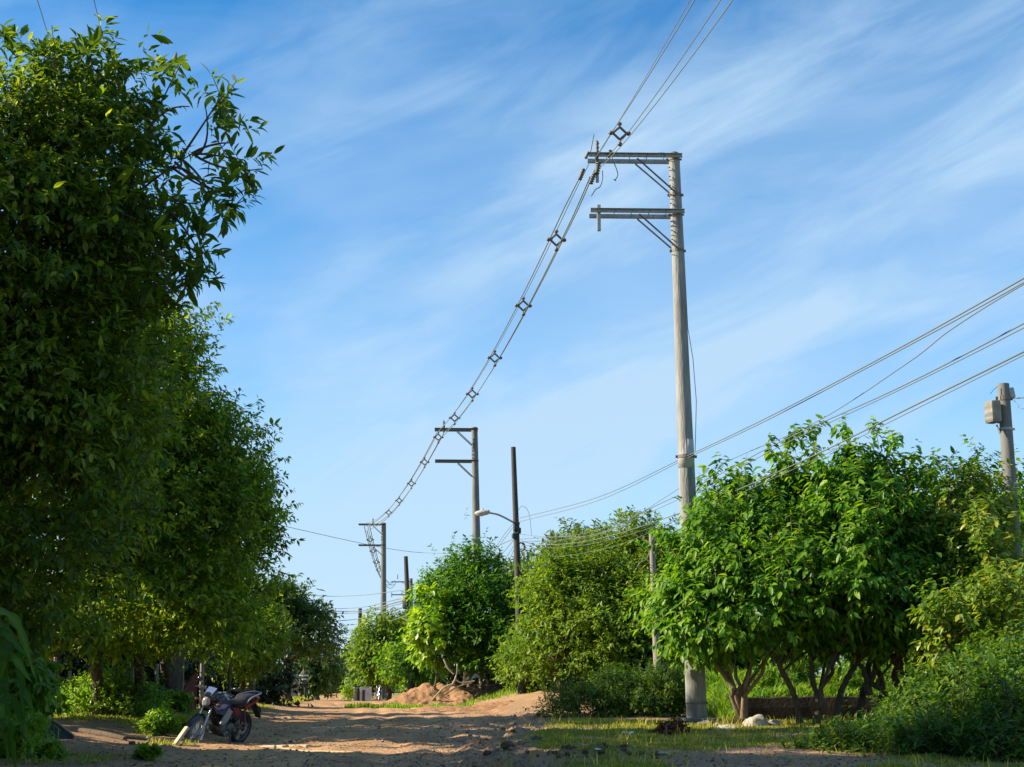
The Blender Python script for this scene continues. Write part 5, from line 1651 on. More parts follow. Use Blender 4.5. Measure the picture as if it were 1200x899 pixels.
    B(mb, 'grab_rail', 'silver')
    mb = MB()
    mb.loft([(-.28, 0, .83, .06, .035, 2.6), (-.36, 0, .83, .055, .035, 2.6), (-.39, 0, .83, .04, .025, 2.6)], 12)
    B(mb, 'tail_lamp', 'tail_lens')
    # rear mudguard and plate
    mb = MB()
    mb.slab([(-.22, -.07, .78), (-.22, .07, .78), (-.44, .07, .60), (-.50, .06, .44), (-.50, -.06, .44), (-.44, -.07, .60)], (-.7, 0, .5), .012)
    rm = B(mb, 'rear_mudguard', 'seat')
    mb = MB()
    mb.slab([(-.425, -.08, .66), (-.425, .08, .66), (-.49, .08, .54), (-.49, -.08, .54)], (-.85, 0, .5), .006)
    B(mb, 'number_plate', 'silver', rm)
    for sg in (-1, 1):
        mb = MB()
        mb.tube([(-.36, .05 * sg, .74), (-.37, .15 * sg, .74)], .009, 6)
        mb.ellipsoid((-.375, .17 * sg, .74), (.04, .026, .022), 8, 6)
        B(mb, 'indicator', 'amber')
    # engine
    mb = MB()
    mb.box((.52, 0, .34), (.36, .20, .20), None, .05)
    mb.lathe([(.0, .135), (.085, .135), (.10, .11), (.10, -.11), (.085, -.135), (0, -.135)], (.44, 0, .34), (0, 1, 0), 20)
    mb.lathe([(.0, .125), (.06, .125), (.07, .1), (.07, -.1), (0, -.12)], (.62, 0, .33), (0, 1, 0), 18)
    en = B(mb, 'engine', 'engine')
    mb = MB()
    rot = Matrix.Rotation(R(28), 3, 'Y')
    for k in range(8):
        mb.box(Vector((.66, 0, .40)) + rot @ Vector((0, 0, .025 * k)), (.16 - .004 * k, .17, .012), rot)
    mb.box(Vector((.66, 0, .40)) + rot @ Vector((0, 0, .09)), (.11, .12, .19), rot, .01)
    B(mb, 'cylinder_fins', 'engine', en)
    mb = MB()
    mb.slab([(.86, .07, .42), (.60, .125, .20), (.40, .13, .20), (.46, .13, .27), (.74, .11, .38)], (0, 1, 0), .02)
    mb.slab([(.86, -.07, .42), (.60, -.125, .20), (.40, -.13, .20), (.46, -.13, .27), (.74, -.11, .38)], (0, 1, 0), .02)
    mb.slab([(.86, -.07, .42), (.86, .07, .42), (.60, .125, .20), (.60, -.125, .20)], (.6, 0, -.8), .012)
    B(mb, 'belly_pan', 'engine')
    # exhaust on the right
    mb = MB()
    mb.tube(smooth_path([(.74, -.06, .44), (.82, -.10, .34), (.70, -.15, .22), (.40, -.16, .22), (.20, -.17, .28)], 4), .022, 8)
    mb.tube([(.20, -.17, .28), (.10, -.175, .32), (-.28, -.18, .44), (-.32, -.18, .45)], [.03, .05, .052, .035], 12)
    B(mb, 'exhaust', 'chrome')
    # swing arm, shocks, chain guard
    mb = MB()
    for sg in (-1, 1):
        mb.tube([(.33, .09 * sg, .34), (0, .095 * sg, .30)], .022, 8)
    mb.tube([(.33, -.1, .34), (.33, .1, .34)], .02, 8)
    B(mb, 'swing_arm', 'alloy_dark')
    for sg in (-1, 1):
        mb = MB()
        pa, pb = Vector((.03, .12 * sg, .34)), Vector((.14, .12 * sg, .64))
        mb.tube([pa, pb], .014, 8)
        hel = []
        for k in range(60):
            t = k / 59
            a = t * 2 * math.pi * 7
            hel.append(pa.lerp(pb, .2 + .7 * t) + Vector((math.cos(a) * .03, math.sin(a) * .03, 0)))
        mb.tube(hel, .007, 5)
        B(mb, 'shock_absorber', 'red' if sg > 0 else 'red')
    mb = MB()
    mb.slab([(.36, .115, .42), (.02, .115, .38), (-.02, .115, .35), (.36, .115, .38)], (0, 1, 0), .02)
    B(mb, 'chain_guard', 'alloy_dark')
    # foot pegs, stand
    mb = MB()
    for sg in (-1, 1):
        mb.tube([(.36, .10 * sg, .30), (.36, .24 * sg, .30)], .014, 8)
        mb.tube([(.08, .11 * sg, .38), (.05, .21 * sg, .39)], .012, 8)
    mb.tube([(.52, .13, .28), (.66, .15, .27), (.68, .19, .275)], .008, 6)
    B(mb, 'foot_pegs', 'chrome')
    mb = MB()
    fz = 0.0
    mb.tube([(.42, .10, .26), (.50, .23, .05)], .012, 8)
    mb.box((.51, .245, .045), (.08, .05, .014), None, .004)
    B(mb, 'side_stand', 'alloy_dark')
    return root


bk_yaw = math.atan2(-0.885, -0.465)
rear = onground(281, 24.8)
motorcycle('black and red motorcycle leaning on its side stand at the road edge', rear + Vector((0, 0, -0.02)), bk_yaw, -11, 10, pitch=3).scale = (.90, .90, .90)
# pale slab the front wheel stands against
fw = Vector((X(213, 22.0), 22.0, 0))
fw.z = gz(fw.x, fw.y)
mb = MB()
rotS = Matrix.Rotation(0.5, 3, 'Z') @ Matrix.Rotation(-0.95, 3, 'Y')
mb.box(fw + Vector((0.0, 0.02, 0.10)), (0.38, 0.16, 0.04), rotS, 0.012)
o = mb.build('wooden_plank', mat('pale_plank', (0.33, 0.29, 0.22), (0.46, 0.41, 0.33), 4, .85, 0, .5, stretch=(1, 8, 1)), loc=fw)
props(o, 'short pale plank propped in front of the front tyre of the motorcycle', 'plank')

# a second, barely seen motorcycle far down the road
o = motorcycle('dark motorcycle far away beside the pale wall end', onground(442, 87.5), R(-80), -8, 0)


# ------------------------------------------------------------------ walking person far down the road
def skin_body(name, nodes, edges, m, parent, loc, sub=2):
    bm = bmesh.new()
    vs = [bm.verts.new(n[0]) for n in nodes]
    for a, b in edges:
        bm.edges.new((vs[a], vs[b]))
    me = bpy.data.meshes.new(name)
    bm.to_mesh(me)
    bm.free()
    o = bpy.data.objects.new(name, me)
    COL.objects.link(o)
    md = o.modifiers.new('skin', 'SKIN')
    if not me.skin_vertices:
        me.skin_vertices.new()
    for i, n in enumerate(nodes):
        me.skin_vertices[0].data[i].radius = n[1] if isinstance(n[1], tuple) else (n[1], n[1])
        me.skin_vertices[0].data[i].use_root = i == 0
    md.use_smooth_shade = True
    sb = o.modifiers.new('sub', 'SUBSURF')
    sb.levels = sb.render_levels = sub
    dg = bpy.context.evaluated_depsgraph_get()
    new = bpy.data.meshes.new_from_object(o.evaluated_get(dg))
    o.modifiers.clear()
    o.data = new
    new.materials.clear()
    new.materials.append(m)
    o.parent = parent
    ORG[o] = ORG[parent]
    return o


M['skin'] = mat('brown_skin', (0.22, 0.115, 0.07), None, rough=.55)
M['hair'] = mat('black_hair', (0.012, 0.01, 0.009), None, rough=.6)
M['trousers'] = mat('dark_trousers', (0.02, 0.022, 0.03), (0.035, 0.036, 0.045), 8, .85)
M['shoe'] = mat('dark_shoe', (0.02, 0.018, 0.016), None, rough=.7)


def striped(name, a, b, freq):
    m = mat(name, a, None, rough=.85)
    t = m.node_tree
    g = N(t, 'ShaderNodeTexCoord')
    s = N(t, 'ShaderNodeSeparateXYZ')
    t.links.new(g.outputs['Object'], s.inputs[0])
    w = wmath(t, 'GREATER_THAN', wmath(t, 'FRACT', wmath(t, 'MULTIPLY', s.outputs[2], freq)), 0.55)
    x = N(t, 'ShaderNodeMix', data_type='RGBA')
    t.links.new(w, x.inputs[0])
    x.inputs[6].default_value = (*a, 1)
    x.inputs[7].default_value = (*b, 1)
    t.links.new(x.outputs[2], t.nodes['Principled BSDF'].inputs['Base Color'])
    return m


M['shirt'] = striped('striped_shirt', (0.03, 0.09, 0.085), (0.62, 0.66, 0.64), 5.0)


def person(label, loc, yaw):
    root = thing('person', label, 'person', loc, None, (0, 0, yaw))
    # facing -Y in local coordinates, mid-stride
    nodes = [((0, 0, .95), (.13, .10)), ((0, 0, 1.12), (.115, .085)), ((0, -.01, 1.30), (.15, .10)), ((0, -.01, 1.42), (.10, .07)), ((0, -.015, 1.49), (.05, .052)), ((0, -.03, 1.56), (.07, .08)), ((0, -.03, 1.64), (.078, .098)), ((0, -.02, 1.71), (.05, .065)),
             ((.19, 0, 1.40), .055), ((.24, .03, 1.14), .042), ((.25, -.04, .90), .032), ((.25, -.06, .82), (.035, .022)),
             ((-.19, 0, 1.40), .055), ((-.24, .0, 1.14), .042), ((-.25, -.12, .92), .032), ((-.25, -.15, .85), (.035, .022)),
             ((.09, 0, .88), .085), ((.10, -.10, .50), .06), ((.10, -.10, .10), .042), ((.10, -.13, .045), (.04, .035)), ((.10, -.24, .03), (.04, .025)),
             ((-.09, 0, .88), .085), ((-.10, .04, .50), .06), ((-.10, .24, .14), .042), ((-.10, .25, .06), (.04, .035)), ((-.10, .15, .03), (.04, .025))]
    edges = [(0, 1), (1, 2), (2, 3), (3, 4), (4, 5), (5, 6), (6, 7), (3, 8), (8, 9), (9, 10), (10, 11), (3, 12), (12, 13), (13, 14), (14, 15), (0, 16), (16, 17), (17, 18), (18, 19), (19, 20), (0, 21), (21, 22), (22, 23), (23, 24), (24, 25)]
    body = skin_body('body', nodes, edges, M['skin'], root, loc)
    sh_n = [((0, 0, .93), (.145, .115)), ((0, 0, 1.12), (.135, .105)), ((0, -.01, 1.30), (.168, .118)), ((0, -.01, 1.44), (.105, .078)), ((.19, 0, 1.405), .07), ((.235, .025, 1.20), .062), ((-.19, 0, 1.405), .07), ((-.235, 0, 1.20), .062)]
    skin_body('shirt', sh_n, [(0, 1), (1, 2), (2, 3), (3, 4), (4, 5), (3, 6), (6, 7)], M['shirt'], root, loc)
    tr_n = [((0, 0, .98), (.14, .11)), ((.09, 0, .86), .10), ((.10, -.10, .50), .078), ((.10, -.10, .11), .06), ((-.09, 0, .86), .10), ((-.10, .04, .50), .078), ((-.10, .235, .16), .06)]
    skin_body('trousers', tr_n, [(0, 1), (1, 2), (2, 3), (0, 4), (4, 5), (5, 6)], M['trousers'], root, loc)
    mb = MB()
    mb.ellipsoid((0, -.005, 1.685), (.088, .105, .085), 14, 10)
    mb.build('hair', M['hair'], root, local=True)
    mb = MB()
    mb.ellipsoid((0, -.125, 1.60), (.014, .018, .024), 8, 6)
    mb.build('nose', M['skin'], root, local=True)
    for s in (-1, 1):
        mb = MB()
        mb.ellipsoid((.03 * s, -.112, 1.625), (.013, .008, .008), 8, 6)
        mb.build('eye', M['hair'], root, local=True)
        mb = MB()
        mb.ellipsoid((.082 * s, -.02, 1.61), (.012, .022, .03), 8, 6)
        mb.build('ear', M['skin'], root, local=True)
        mb = MB()
        yo = -.17 if s > 0 else .20
        mb.ellipsoid((.10 * s, yo, .035 if s > 0 else .045), (.045, .12, .045), 10, 6)
        mb.build('shoe', M['shoe'], root, local=True)
        mb = MB()                                       # fingers, slightly curled, and the thumb
        hx, hy, hz = .25 * s, (-.065 if s > 0 else -.155), (.80 if s > 0 else .83)
        for q, ln in enumerate((.062, .072, .068, .052)):
            yq = hy - .024 + .016 * q
            mb.tube([(hx, yq, hz + .01), (hx - .004 * s, yq, hz - ln * .55), (hx - .018 * s, yq, hz - ln)], [.009, .008, .006], 6)
        mb.tube([(hx, hy - .02, hz + .03), (hx - .02 * s, hy - .045, hz + .01), (hx - .025 * s, hy - .05, hz - .02)], [.010, .009, .007], 6)
        mb.build('fingers', M['skin'], root, local=True)
    mb = MB()
    mb.box((0, -.122, 1.565), (.045, .008, .010), None, .003)
    mb.build('mouth', mat('lips', (0.2, 0.08, 0.06), None), root, local=True)
    return root


pl = onground(356, 84)
person('person in a striped shirt and dark trousers walking far down the road', pl, R(12))

STN = []
for k in range(5):
    bm = bmesh.new()
    bmesh.ops.create_icosphere(bm, subdivisions=3, radius=1)
    for v in bm.verts:
        v.co *= 1 + 0.4 * noise.noise(v.co * 1.3 + Vector((k * 7, 0, 0))) + .2 * noise.noise(v.co * 3 + Vector((k * 5, 3, 0)))
    me = bpy.data.meshes.new('stone')
    bm.to_mesh(me)
    bm.free()
    me.polygons.foreach_set('use_smooth', [True] * len(me.polygons))
    STN.append(me)
SME = {}


def stone(x, y, r, m, label, group=None, name='stone', sq=.6, sink=.25, cat='stone'):
    k = rnd.randrange(5)
    key = (k, m)
    if key not in SME:
        me = STN[k].copy()
        me.materials.append(M[m])
        SME[key] = me
    o = bpy.data.objects.new(name, SME[key])
    COL.objects.link(o)
    o.location = (x, y, gz(x, y) + r * sq * (1 - 2 * sink))
    o.scale = (r, r * .8, r * sq)
    o.rotation_euler = (rnd.uniform(-.2, .2), rnd.uniform(-.2, .2), rnd.uniform(0, 6.28))
    return props(o, label, cat, group)


# ------------------------------------------------------------------ soil mound, brush and things on it
mc = onground(497, 54.5)


def lump(name, label, cat, c, rx, ry, rz, m, seed, sub=5, rough=0.25, group=None, flat=0.35, freq=1.6, skew=0.0):
    bm = bmesh.new()
    bmesh.ops.create_icosphere(bm, subdivisions=sub, radius=1)
    for v in bm.verts:
        p = v.co.copy()
        nn = noise.fractal(p * freq + Vector((seed * 3.1, seed, 0)), 1.0, 2.0, 4)
        p *= 1 + rough * nn
        if p.z < -flat:
            p.z = -flat
        v.co = Vector((p.x * rx + skew * max(p.z, 0), p.y * ry, p.z * rz))
    me = bpy.data.meshes.new(name)
    bm.to_mesh(me)
    bm.free()
    me.materials.append(M[m])
    o = bpy.data.objects.new(name, me)
    COL.objects.link(o)
    o.location = c
    ORG[o] = Vector(c)
    return props(o, label, cat, group)


M['mound'] = soil_mat('heaped_soil', (0.30, 0.165, 0.084), (0.39, 0.23, 0.125), (0.23, 0.125, 0.066), grass=False)


def heap(label, px, Y, sx, sy, peaks, m, seed, rough=.10):
    '''loose heap as a relief of slopes: peaks = (dx, dy, height, radius x, radius y)'''
    c = onground(px, Y)
    u = np.linspace(-sx, sx, 90)
    v = np.linspace(-sy, sy, 60)
    U, Vv = np.meshgrid(u, v)
    h = np.zeros_like(U) - .3
    for dx, dy, hh, rx, ry in peaks:
        d = np.sqrt(((U - dx) / rx) ** 2 + ((Vv - dy) / ry) ** 2) + .16 * fbm(U * 1.3 + seed, Vv * 1.3, 3, seed)
        h = np.maximum(h, hh * (1.08 - np.sqrt(d * d + .006)) )
    h = h + np.where(h > -.05, rough * fbm(U * 2.8, Vv * 2.8, 3, seed + 3) + rough * .75 * fbm(U * 8, Vv * 8, 2, seed + 5), 0)
    gzz = HT(U + c.x, Vv + c.y) - c.z
    h = np.where(h > 0, h + gzz, h * .6 + gzz - .05)
    Vt = np.stack([U, Vv, h], -1).reshape(-1, 3)
    a = (np.arange(59)[:, None] * 90 + np.arange(89)[None]).ravel()
    Q = np.stack([a, a + 1, a + 91, a + 90], 1)
    o = link('soil_mound', np_mesh('soil_mound', Vt, Q, M[m], None, True, 4))
    o.location = c
    ORG[o] = c
    return props(o, label, 'soil heap')


heap('heap of orange-brown soil beside the road under the glowing climber', 496, 54.5, 2.4, 1.9, [(.15, 0, .84, 1.8, 1.5), (.62, .15, .90, 1.2, 1.2), (1.15, .1, .84, .9, 1.1), (-.5, -.3, .55, 1.2, 1.2), (1.1, -.2, .55, .9, 1.1)], 'mound', 3, .11)
heap('low trodden spill of soil to the right of the bigger soil heap', 549, 55.3, 2.0, 1.5, [(0, 0, .5, 1.5, 1.2), (.8, .1, .35, 1.0, 1.0)], 'mound', 9, .09)
heap('low shaded hump of road soil in front of the sunny grass strip', 530, 47.0, 2.2, 1.6, [(0, 0, .13, 1.8, 1.3), (.9, .3, .1, 1.0, .9)], 'mound', 15, .06)
for k in range(46):
    px_, Y_ = rnd.uniform(452, 575), rnd.uniform(52.6, 54.6)
    stone(X(px_, Y_), Y_, abs(rnd.gauss(.03, .04)) + .02, 'clod', 'loose clod fallen at the foot of the soil heap', 'clods at the foot of the soil heap', 'earth_clod', .7, .25, 'clod')
brush = thing('brush_pile', 'pile of dry dark branches on the right end of the soil heap', 'brush pile', onground(566, 54.8))
rg = random.Random(12)
for k in range(34):
    cx0 = X(rg.uniform(538, 588), 54.6)
    a = rg.uniform(-.5, .5) + (math.pi if rg.random() < .5 else 0)
    L_ = rg.uniform(.35, .95)
    p0 = Vector((cx0, 54.6 + rg.uniform(-.4, .4), gz(cx0, 54.6) + rg.uniform(.05, .55)))
    dv = Vector((math.cos(a) * L_ * .7, rg.uniform(-.3, .3), rg.uniform(-.25, .35)))
    mb = MB()
    mb.tube([p0 - dv * .5, p0 + Vector((0, 0, rg.uniform(-.05, .08))), p0 + dv * .5], [rg.uniform(.014, .03), .018, .008], 5)
    mb.build('stick', M['twig'] if rg.random() < .75 else M['straw'], brush)
dry = thing('fallen_branch', 'bleached bare branch leaning down the front of the soil heap', 'branch', onground(512, 53.6))
mb = MB()
for pth in (((536, 778), (535, 790), (530, 802), (514, 816)), ((530, 802), (520, 806), (505, 822)), ((553, 800), (536, 805), (516, 818)), ((533, 796), (541, 800), (556, 798)), ((532, 790), (525, 783), (520, 772))):
    mb.tube(smooth_path([W(a, b, 53.5) for a, b in pth], 4), 0.032, 6)
mb.build('stem', M['straw'], dry)
mb = MB()
pp_ = onground(566, 57)
mb.tube([W(565.5, 799, 56.5) - Vector((0, 0, .5)), W(565, 790, 56.5), W(565.5, 783, 56.5)], [.14, .12, .09], 10)
o = mb.build('tree_stump', M['bark_pale'], loc=pp_)
props(o, 'pale stump standing behind the dry branch pile', 'stump')
mb = MB()
mb.box(W(545, 790, 56.6), (0.13, 0.13, 0.8), Matrix.Rotation(.08, 3, 'Y'), .02)
o = mb.build('white_post', M['white_wall'], loc=W(545, 810, 58))
props(o, 'whitish post glimpsed under the bushy tree behind the soil heap', 'post')

# pale cloth caught on the branches
mb = MB()
p = smooth_path([W(552, 800, 54.2), W(553, 795, 54.3), W(557, 792, 54.4), W(562, 793, 54.5)], 4)
V, Fq = [], []
for i, q in enumerate(p):
    V += [q + Vector((0, -.05, -.06)), q + Vector((0, .05, .06 + .03 * math.sin(i)))]
    if i:
        Fq.append((2 * i - 2, 2 * i - 1, 2 * i + 1, 2 * i))
mb.add(V, Fq, True)
o = mb.build('cloth_scrap', mat('pale_cloth', (0.5, 0.55, 0.68), None, rough=.9), loc=W(556, 796, 54.3))
props(o, 'pale bluish cloth scrap caught on the dry branch pile', 'cloth')

# ------------------------------------------------------------------ pale wall and gate at the far end, house behind
Yw = 90
gw = onground(424, Yw)
fw_ = thing('roadside_wall', 'pale wall with a dark gateway at the far end of the road', 'wall', gw)
def wbox(nm, px0, px1, py0, m, Y=Yw, th=.25, par=None):
    a, b = W(px0, py0, Y), W(px1, py0, Y)
    z0 = gz(a.x, Y) - .1
    mb = MB()
    mb.box(((a.x + b.x) / 2, Y, (a.z + z0) / 2), (b.x - a.x, th, a.z - z0), None, .02)
    return mb.build(nm, M[m], par or fw_)
wbox('pillar', 413.5, 416, 805.5, 'white_wall', th=.35)
wbox('panel', 416, 419, 806.5, 'fence')
wbox('gate', 419, 422, 806, 'gate', th=.1)
wbox('panel', 422, 435.5, 805, 'collar')
wbox('door', 424.5, 427.5, 808.5, 'gate', Yw - .15, .06)
wbox('crate_shape', 429, 432.5, 812, 'rust', Yw - .15, .06) if False else None

hs = onground(406, 150)
house = thing('house', 'tiny pinkish-roofed house in the gap between trees at the road end', 'house', hs)
hz = W(406, 789, 150).z
mb = MB()
mb.box((hs.x, 151.5, (hz + hs.z) / 2), (1.9, 3, hz - hs.z + .3), None, .02)
mb.build('wall', M['white_wall'], house)
mb = MB()
xl, xr, zt = hs.x - 1.2, hs.x + 1.2, W(406, 782, 150).z
mb.add([(xl, 149.7, hz), (xr, 149.7, hz), (xr - .3, 151.5, zt), (xl + .3, 151.5, zt), (xl, 153.3, hz), (xr, 153.3, hz)], [(0, 1, 2, 3), (3, 2, 5, 4), (0, 3, 4), (1, 5, 2), (0, 4, 5, 1)])
mb.build('roof', M['roof'], house)
mb = MB()
mb.box((hs.x - .3, 149.96, hz - .9), (.5, .06, .6))
mb.build('window', M['gate'], house)

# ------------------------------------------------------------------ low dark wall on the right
wl = thing('low_wall', 'low wall with shade put into its dark colour, behind the right-hand tree trunks', 'wall', Vector((8, 33.6, gz(8, 33.3))))
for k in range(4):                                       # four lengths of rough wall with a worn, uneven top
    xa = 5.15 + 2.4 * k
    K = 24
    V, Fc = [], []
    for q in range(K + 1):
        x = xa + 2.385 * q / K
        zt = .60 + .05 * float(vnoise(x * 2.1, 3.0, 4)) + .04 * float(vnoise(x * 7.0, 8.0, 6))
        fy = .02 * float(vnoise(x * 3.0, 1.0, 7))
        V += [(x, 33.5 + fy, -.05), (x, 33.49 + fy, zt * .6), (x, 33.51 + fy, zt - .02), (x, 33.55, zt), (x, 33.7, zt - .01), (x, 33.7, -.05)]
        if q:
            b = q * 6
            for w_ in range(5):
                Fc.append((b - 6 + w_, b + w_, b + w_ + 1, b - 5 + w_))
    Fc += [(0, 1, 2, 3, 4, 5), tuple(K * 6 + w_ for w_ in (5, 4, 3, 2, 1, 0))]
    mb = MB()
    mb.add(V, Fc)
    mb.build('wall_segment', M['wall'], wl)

# ------------------------------------------------------------------ fence posts, panels and trunks in the dark behind the left row
M['post'] = M['wood_grey']
def post(label, px, Y, py_top, r, m='wood_grey', lean=0.0, name='fence_post', cat='post', group=None):
    b = onground(px, Y)
    t = W(px, py_top, Y) + Vector((lean, 0, 0))
    mb = MB()
    mb.tube([b - Vector((0, 0, .2)), b.lerp(t, .5) + Vector((lean * .2, 0, 0)), t], [r, r * .95, r * .85], 8)
    o = mb.build(name, M[m], loc=b)
    return props(o, label, cat, group)


post('thin grey fence post left of the brown trunk in the dark under the left trees', 82, 31, 786, .045)
post('thick grey-brown post beside the big weed clump', 108, 31.5, 782, .10, 'bark_pale')
post('thin pale pole close right of the thick grey-brown post', 114, 31.2, 785, .022, 'straw')
post('post in shade right above the big weed clump', 157, 33, 782, .07)
post('thin post in shade left of the grey fence panel', 184, 35, 778, .05)
post('thin trunk-like post behind the motorcycle mirrors', 237, 38, 775, .06)
post('dark post behind the motorcycle seat', 269, 41, 776, .06, 'bark')
post('thin leaning stem under the hanging leaves at the far left', 58, 24, 770, .03, 'straw', 0.1, 'bamboo_stem', 'stem')
mb = MB()
gp = onground(208, 37)
mb.box(Vector((gp.x, 37, gp.z + .75)), (.30, .08, 1.5), None, .01)
o = mb.build('board_fence', M['fence'], loc=gp)
props(o, 'grey upright fence panel behind the motorcycle handlebars', 'fence panel')
mb = MB()
gp = onground(218, 36)
mb.slab([Vector((gp.x - .28, 36, gp.z + .05)), Vector((gp.x + .25, 36.1, gp.z + .02)), Vector((gp.x + .2, 36.3, gp.z + .95)), Vector((gp.x + .05, 36.3, gp.z + .8))], (0, 1, .2), .02)
o = mb.build('metal_sheet', M['rust'], loc=gp)
props(o, 'reddish metal sheet leaning in the shade behind the motorcycle', 'metal sheet')
mb = MB()
gp = onground(290, 44)
mb.box(Vector((gp.x, 44, gp.z + .6)), (.45, .1, 1.3), None, .01)
o = mb.build('board_fence', M['bark_pale'], loc=gp)
props(o, 'brownish board panel in shade right of the motorcycle tail', 'fence panel')
mb = MB()
gp = onground(345, 82)
mb.box(Vector((gp.x, 82, gp.z + .65)), (.42, .4, 1.4), None, .03)
mb.box(Vector((gp.x - .75, 82, gp.z + .5)), (1.0, .2, 1.05), None, .03)
o = mb.build('gate_pillar', M['fence'], loc=gp)
props(o, 'grey gate pillar and wall stub left of the walking person', 'pillar')

# ------------------------------------------------------------------ ground objects on the left verge
mb = MB()
bp_ = onground(60, 20.6)
mb.slab([W(28, 838, 20.9), W(50, 838, 20.9), W(87, 862, 20.5), W(84, 868, 20.4), W(28, 868, 20.4)], (0.1, -1, .6), .06)
o = mb.build('black_slab', M['black'], loc=bp_)
props(o, 'black slanting slab lying beside the low weeds at the bottom left', 'slab')
mb = MB()
mb.tube([W(50, 838, 20.8), W(70, 849, 20.6), W(87, 862, 20.4)], .012, 6)  # pale strip laid where the slab edge catches the light
o = mb.build('stick', M['straw'], loc=bp_)
props(o, 'pale strip standing in for the lit edge of the black slab', 'stick')


def log(label, a, b, r, m='bark', name='log', cat='log'):
    pa = onground(*a)
    pb = onground(*b)
    mb = MB()
    pts = [pa.lerp(pb, t) for t in (0, .3, .6, 1)]
    for q in pts:
        q.z = gz(q.x, q.y) + r * .5
    mb.tube(pts, [r, r * 1.1, r * .95, r * .8], 9)
    o = mb.build(name, M[m], loc=pa)
    return props(o, label, cat)


log('dark log lying in front of the big weed clump', (97, 22.5), (150, 21.6), .05)
log('thinner dark branch lying behind the plank', (150, 22.0), (205, 22.6), .03)
log('pale rotten branch piece lying right of the motorcycle side stand', (308, 22.6), (362, 22.0), .035, 'straw')
log('short yellowish bamboo piece lying on the lit ridge right of the motorcycle', (310, 22.1), (325, 22.0), .045, 'straw')
log('pale dry stalk lying on the road at the end of the lit ridge', (330, 21.9), (425, 20.9), .018, 'straw')
log('dry stalk lying in the sun behind the rear wheel', (323, 37.8), (345, 37.5), .03, 'straw')

# ------------------------------------------------------------------ stones
s = stone(X(886, 29.6), 29.6, .24, 'stone_white', 'big whitish rounded stone at the foot of the fanned-stem tree', name='boulder', sq=.62)
s.rotation_euler = (0, 0, .1)
stone(X(905, 29.8), 29.8, .15, 'stone_white', 'smaller whitish stone touching the right side of the big whitish one')
stone(X(851, 28.6), 28.6, .21, 'stone_white', 'flat pale stone in the sunny strip before the tall concrete pole', sq=.25)
stone(X(825, 30.2), 30.2, .16, 'stone', 'flat grey stone beside the footing of the tall concrete pole', sq=.4)
stone(X(838, 29.4), 29.4, .12, 'stone', 'small grey stone between the pole footing and the flat pale stone', sq=.5)
for k in range(48):                                     # rubble along the washed-out right edge of the road
    y = rnd.uniform(17.2, 42)
    x = float(road_r(y)) + rnd.gauss(0.0, .42)
    r_ = abs(rnd.gauss(.045, .03)) + .02
    stone(x, y, r_ * (.25 + y / 80), rnd.choice(['gravel', 'clod', 'clod', 'gravel']), 'loose stone in the rubble along the right edge of the dirt road', 'rubble stones along the road edge')
for k in range(44):
    t = rnd.random()
    x = 0.25 + 1.8 * t + rnd.gauss(0, .12)
    y = 17.7 + .55 * t + rnd.gauss(0, .18)
    stone(x, y, rnd.uniform(.015, .045), rnd.choice(['clod']), 'dark earth clod in the turned soil at the bottom edge', 'earth clods at the bottom edge', 'earth_clod', .7, .2, 'clod')
for k in range(26):
    y = rnd.uniform(17, 30)
    x = rnd.uniform(1.0, 6.0)
    stone(x, y, rnd.uniform(.012, .03), rnd.choice(['stone_white', 'stone']), 'small pale stone scattered on the right grass', 'small stones on the right grass')
for k in range(30):
    y = rnd.uniform(18, 40)
    x = rnd.uniform(float(road_l(y)), float(road_r(y)))
    stone(x, y, rnd.uniform(.018, .045), rnd.choice(['stone', 'clod']), 'small stone lying loose on the dirt road', 'small stones on the road')
for k in range(9):
    y = rnd.uniform(20.8, 23)
    x = rnd.uniform(-5.6, -3.2)
    stone(x, y, rnd.uniform(.02, .06), rnd.choice(['stone', 'clod', 'clod']), 'small clod in the sunny soil around the motorcycle', 'clods around the motorcycle', 'earth_clod', .6, .25, 'clod')
stone(X(595, 20.2), 20.2, .11, 'clod', 'dark clod pile in the washed-out hole at the road edge', name='earth_clod', cat='clod')
stone(X(627, 23.2), 23.2, .10, 'black', 'blackish lump lying in the grass by the washed-out hole', name='dark_lump', cat='lump', sq=.5)
# gravel nobody could count
rgn = np.random.default_rng(6)
n = 16000
gy_ = 16.5 + 26 * rgn.random(n) ** 1.5
rub = rgn.random(n) < .5
gx_ = np.where(rub, road_r(gy_) + rgn.normal(0, .5, n), rgn.uniform(-6, 6, n))
gr = np.clip(np.abs(rgn.normal(.010, .009, n)) + .005, 0, .04)
gzv = HT(gx_, gy_)
P = np.stack([gx_, gy_, gzv], 1)
rot = rgn.uniform(0, 6.28, n)
V = []
for k in range(3):
    a = rot + k * 2.094
    V.append(P + np.stack([np.cos(a), np.sin(a), np.full(n, -.1)], 1) * gr[:, None])
V.append(P + np.stack([rgn.uniform(-.3, .3, n), rgn.uniform(-.3, .3, n), np.full(n, .75)], 1) * gr[:, None])
V = np.stack(V, 1).reshape(-1, 3)
b = (np.arange(n) * 4)[:, None]
T = np.concatenate([b + np.array([q]) for q in ([0, 1, 3], [1, 2, 3], [2, 0, 3])], 0)
props(link('gravel', np_mesh('gravel', V, T, M['gravel'])), 'fine gravel strewn over the road and its washed-out edge', None, None, 'stuff')
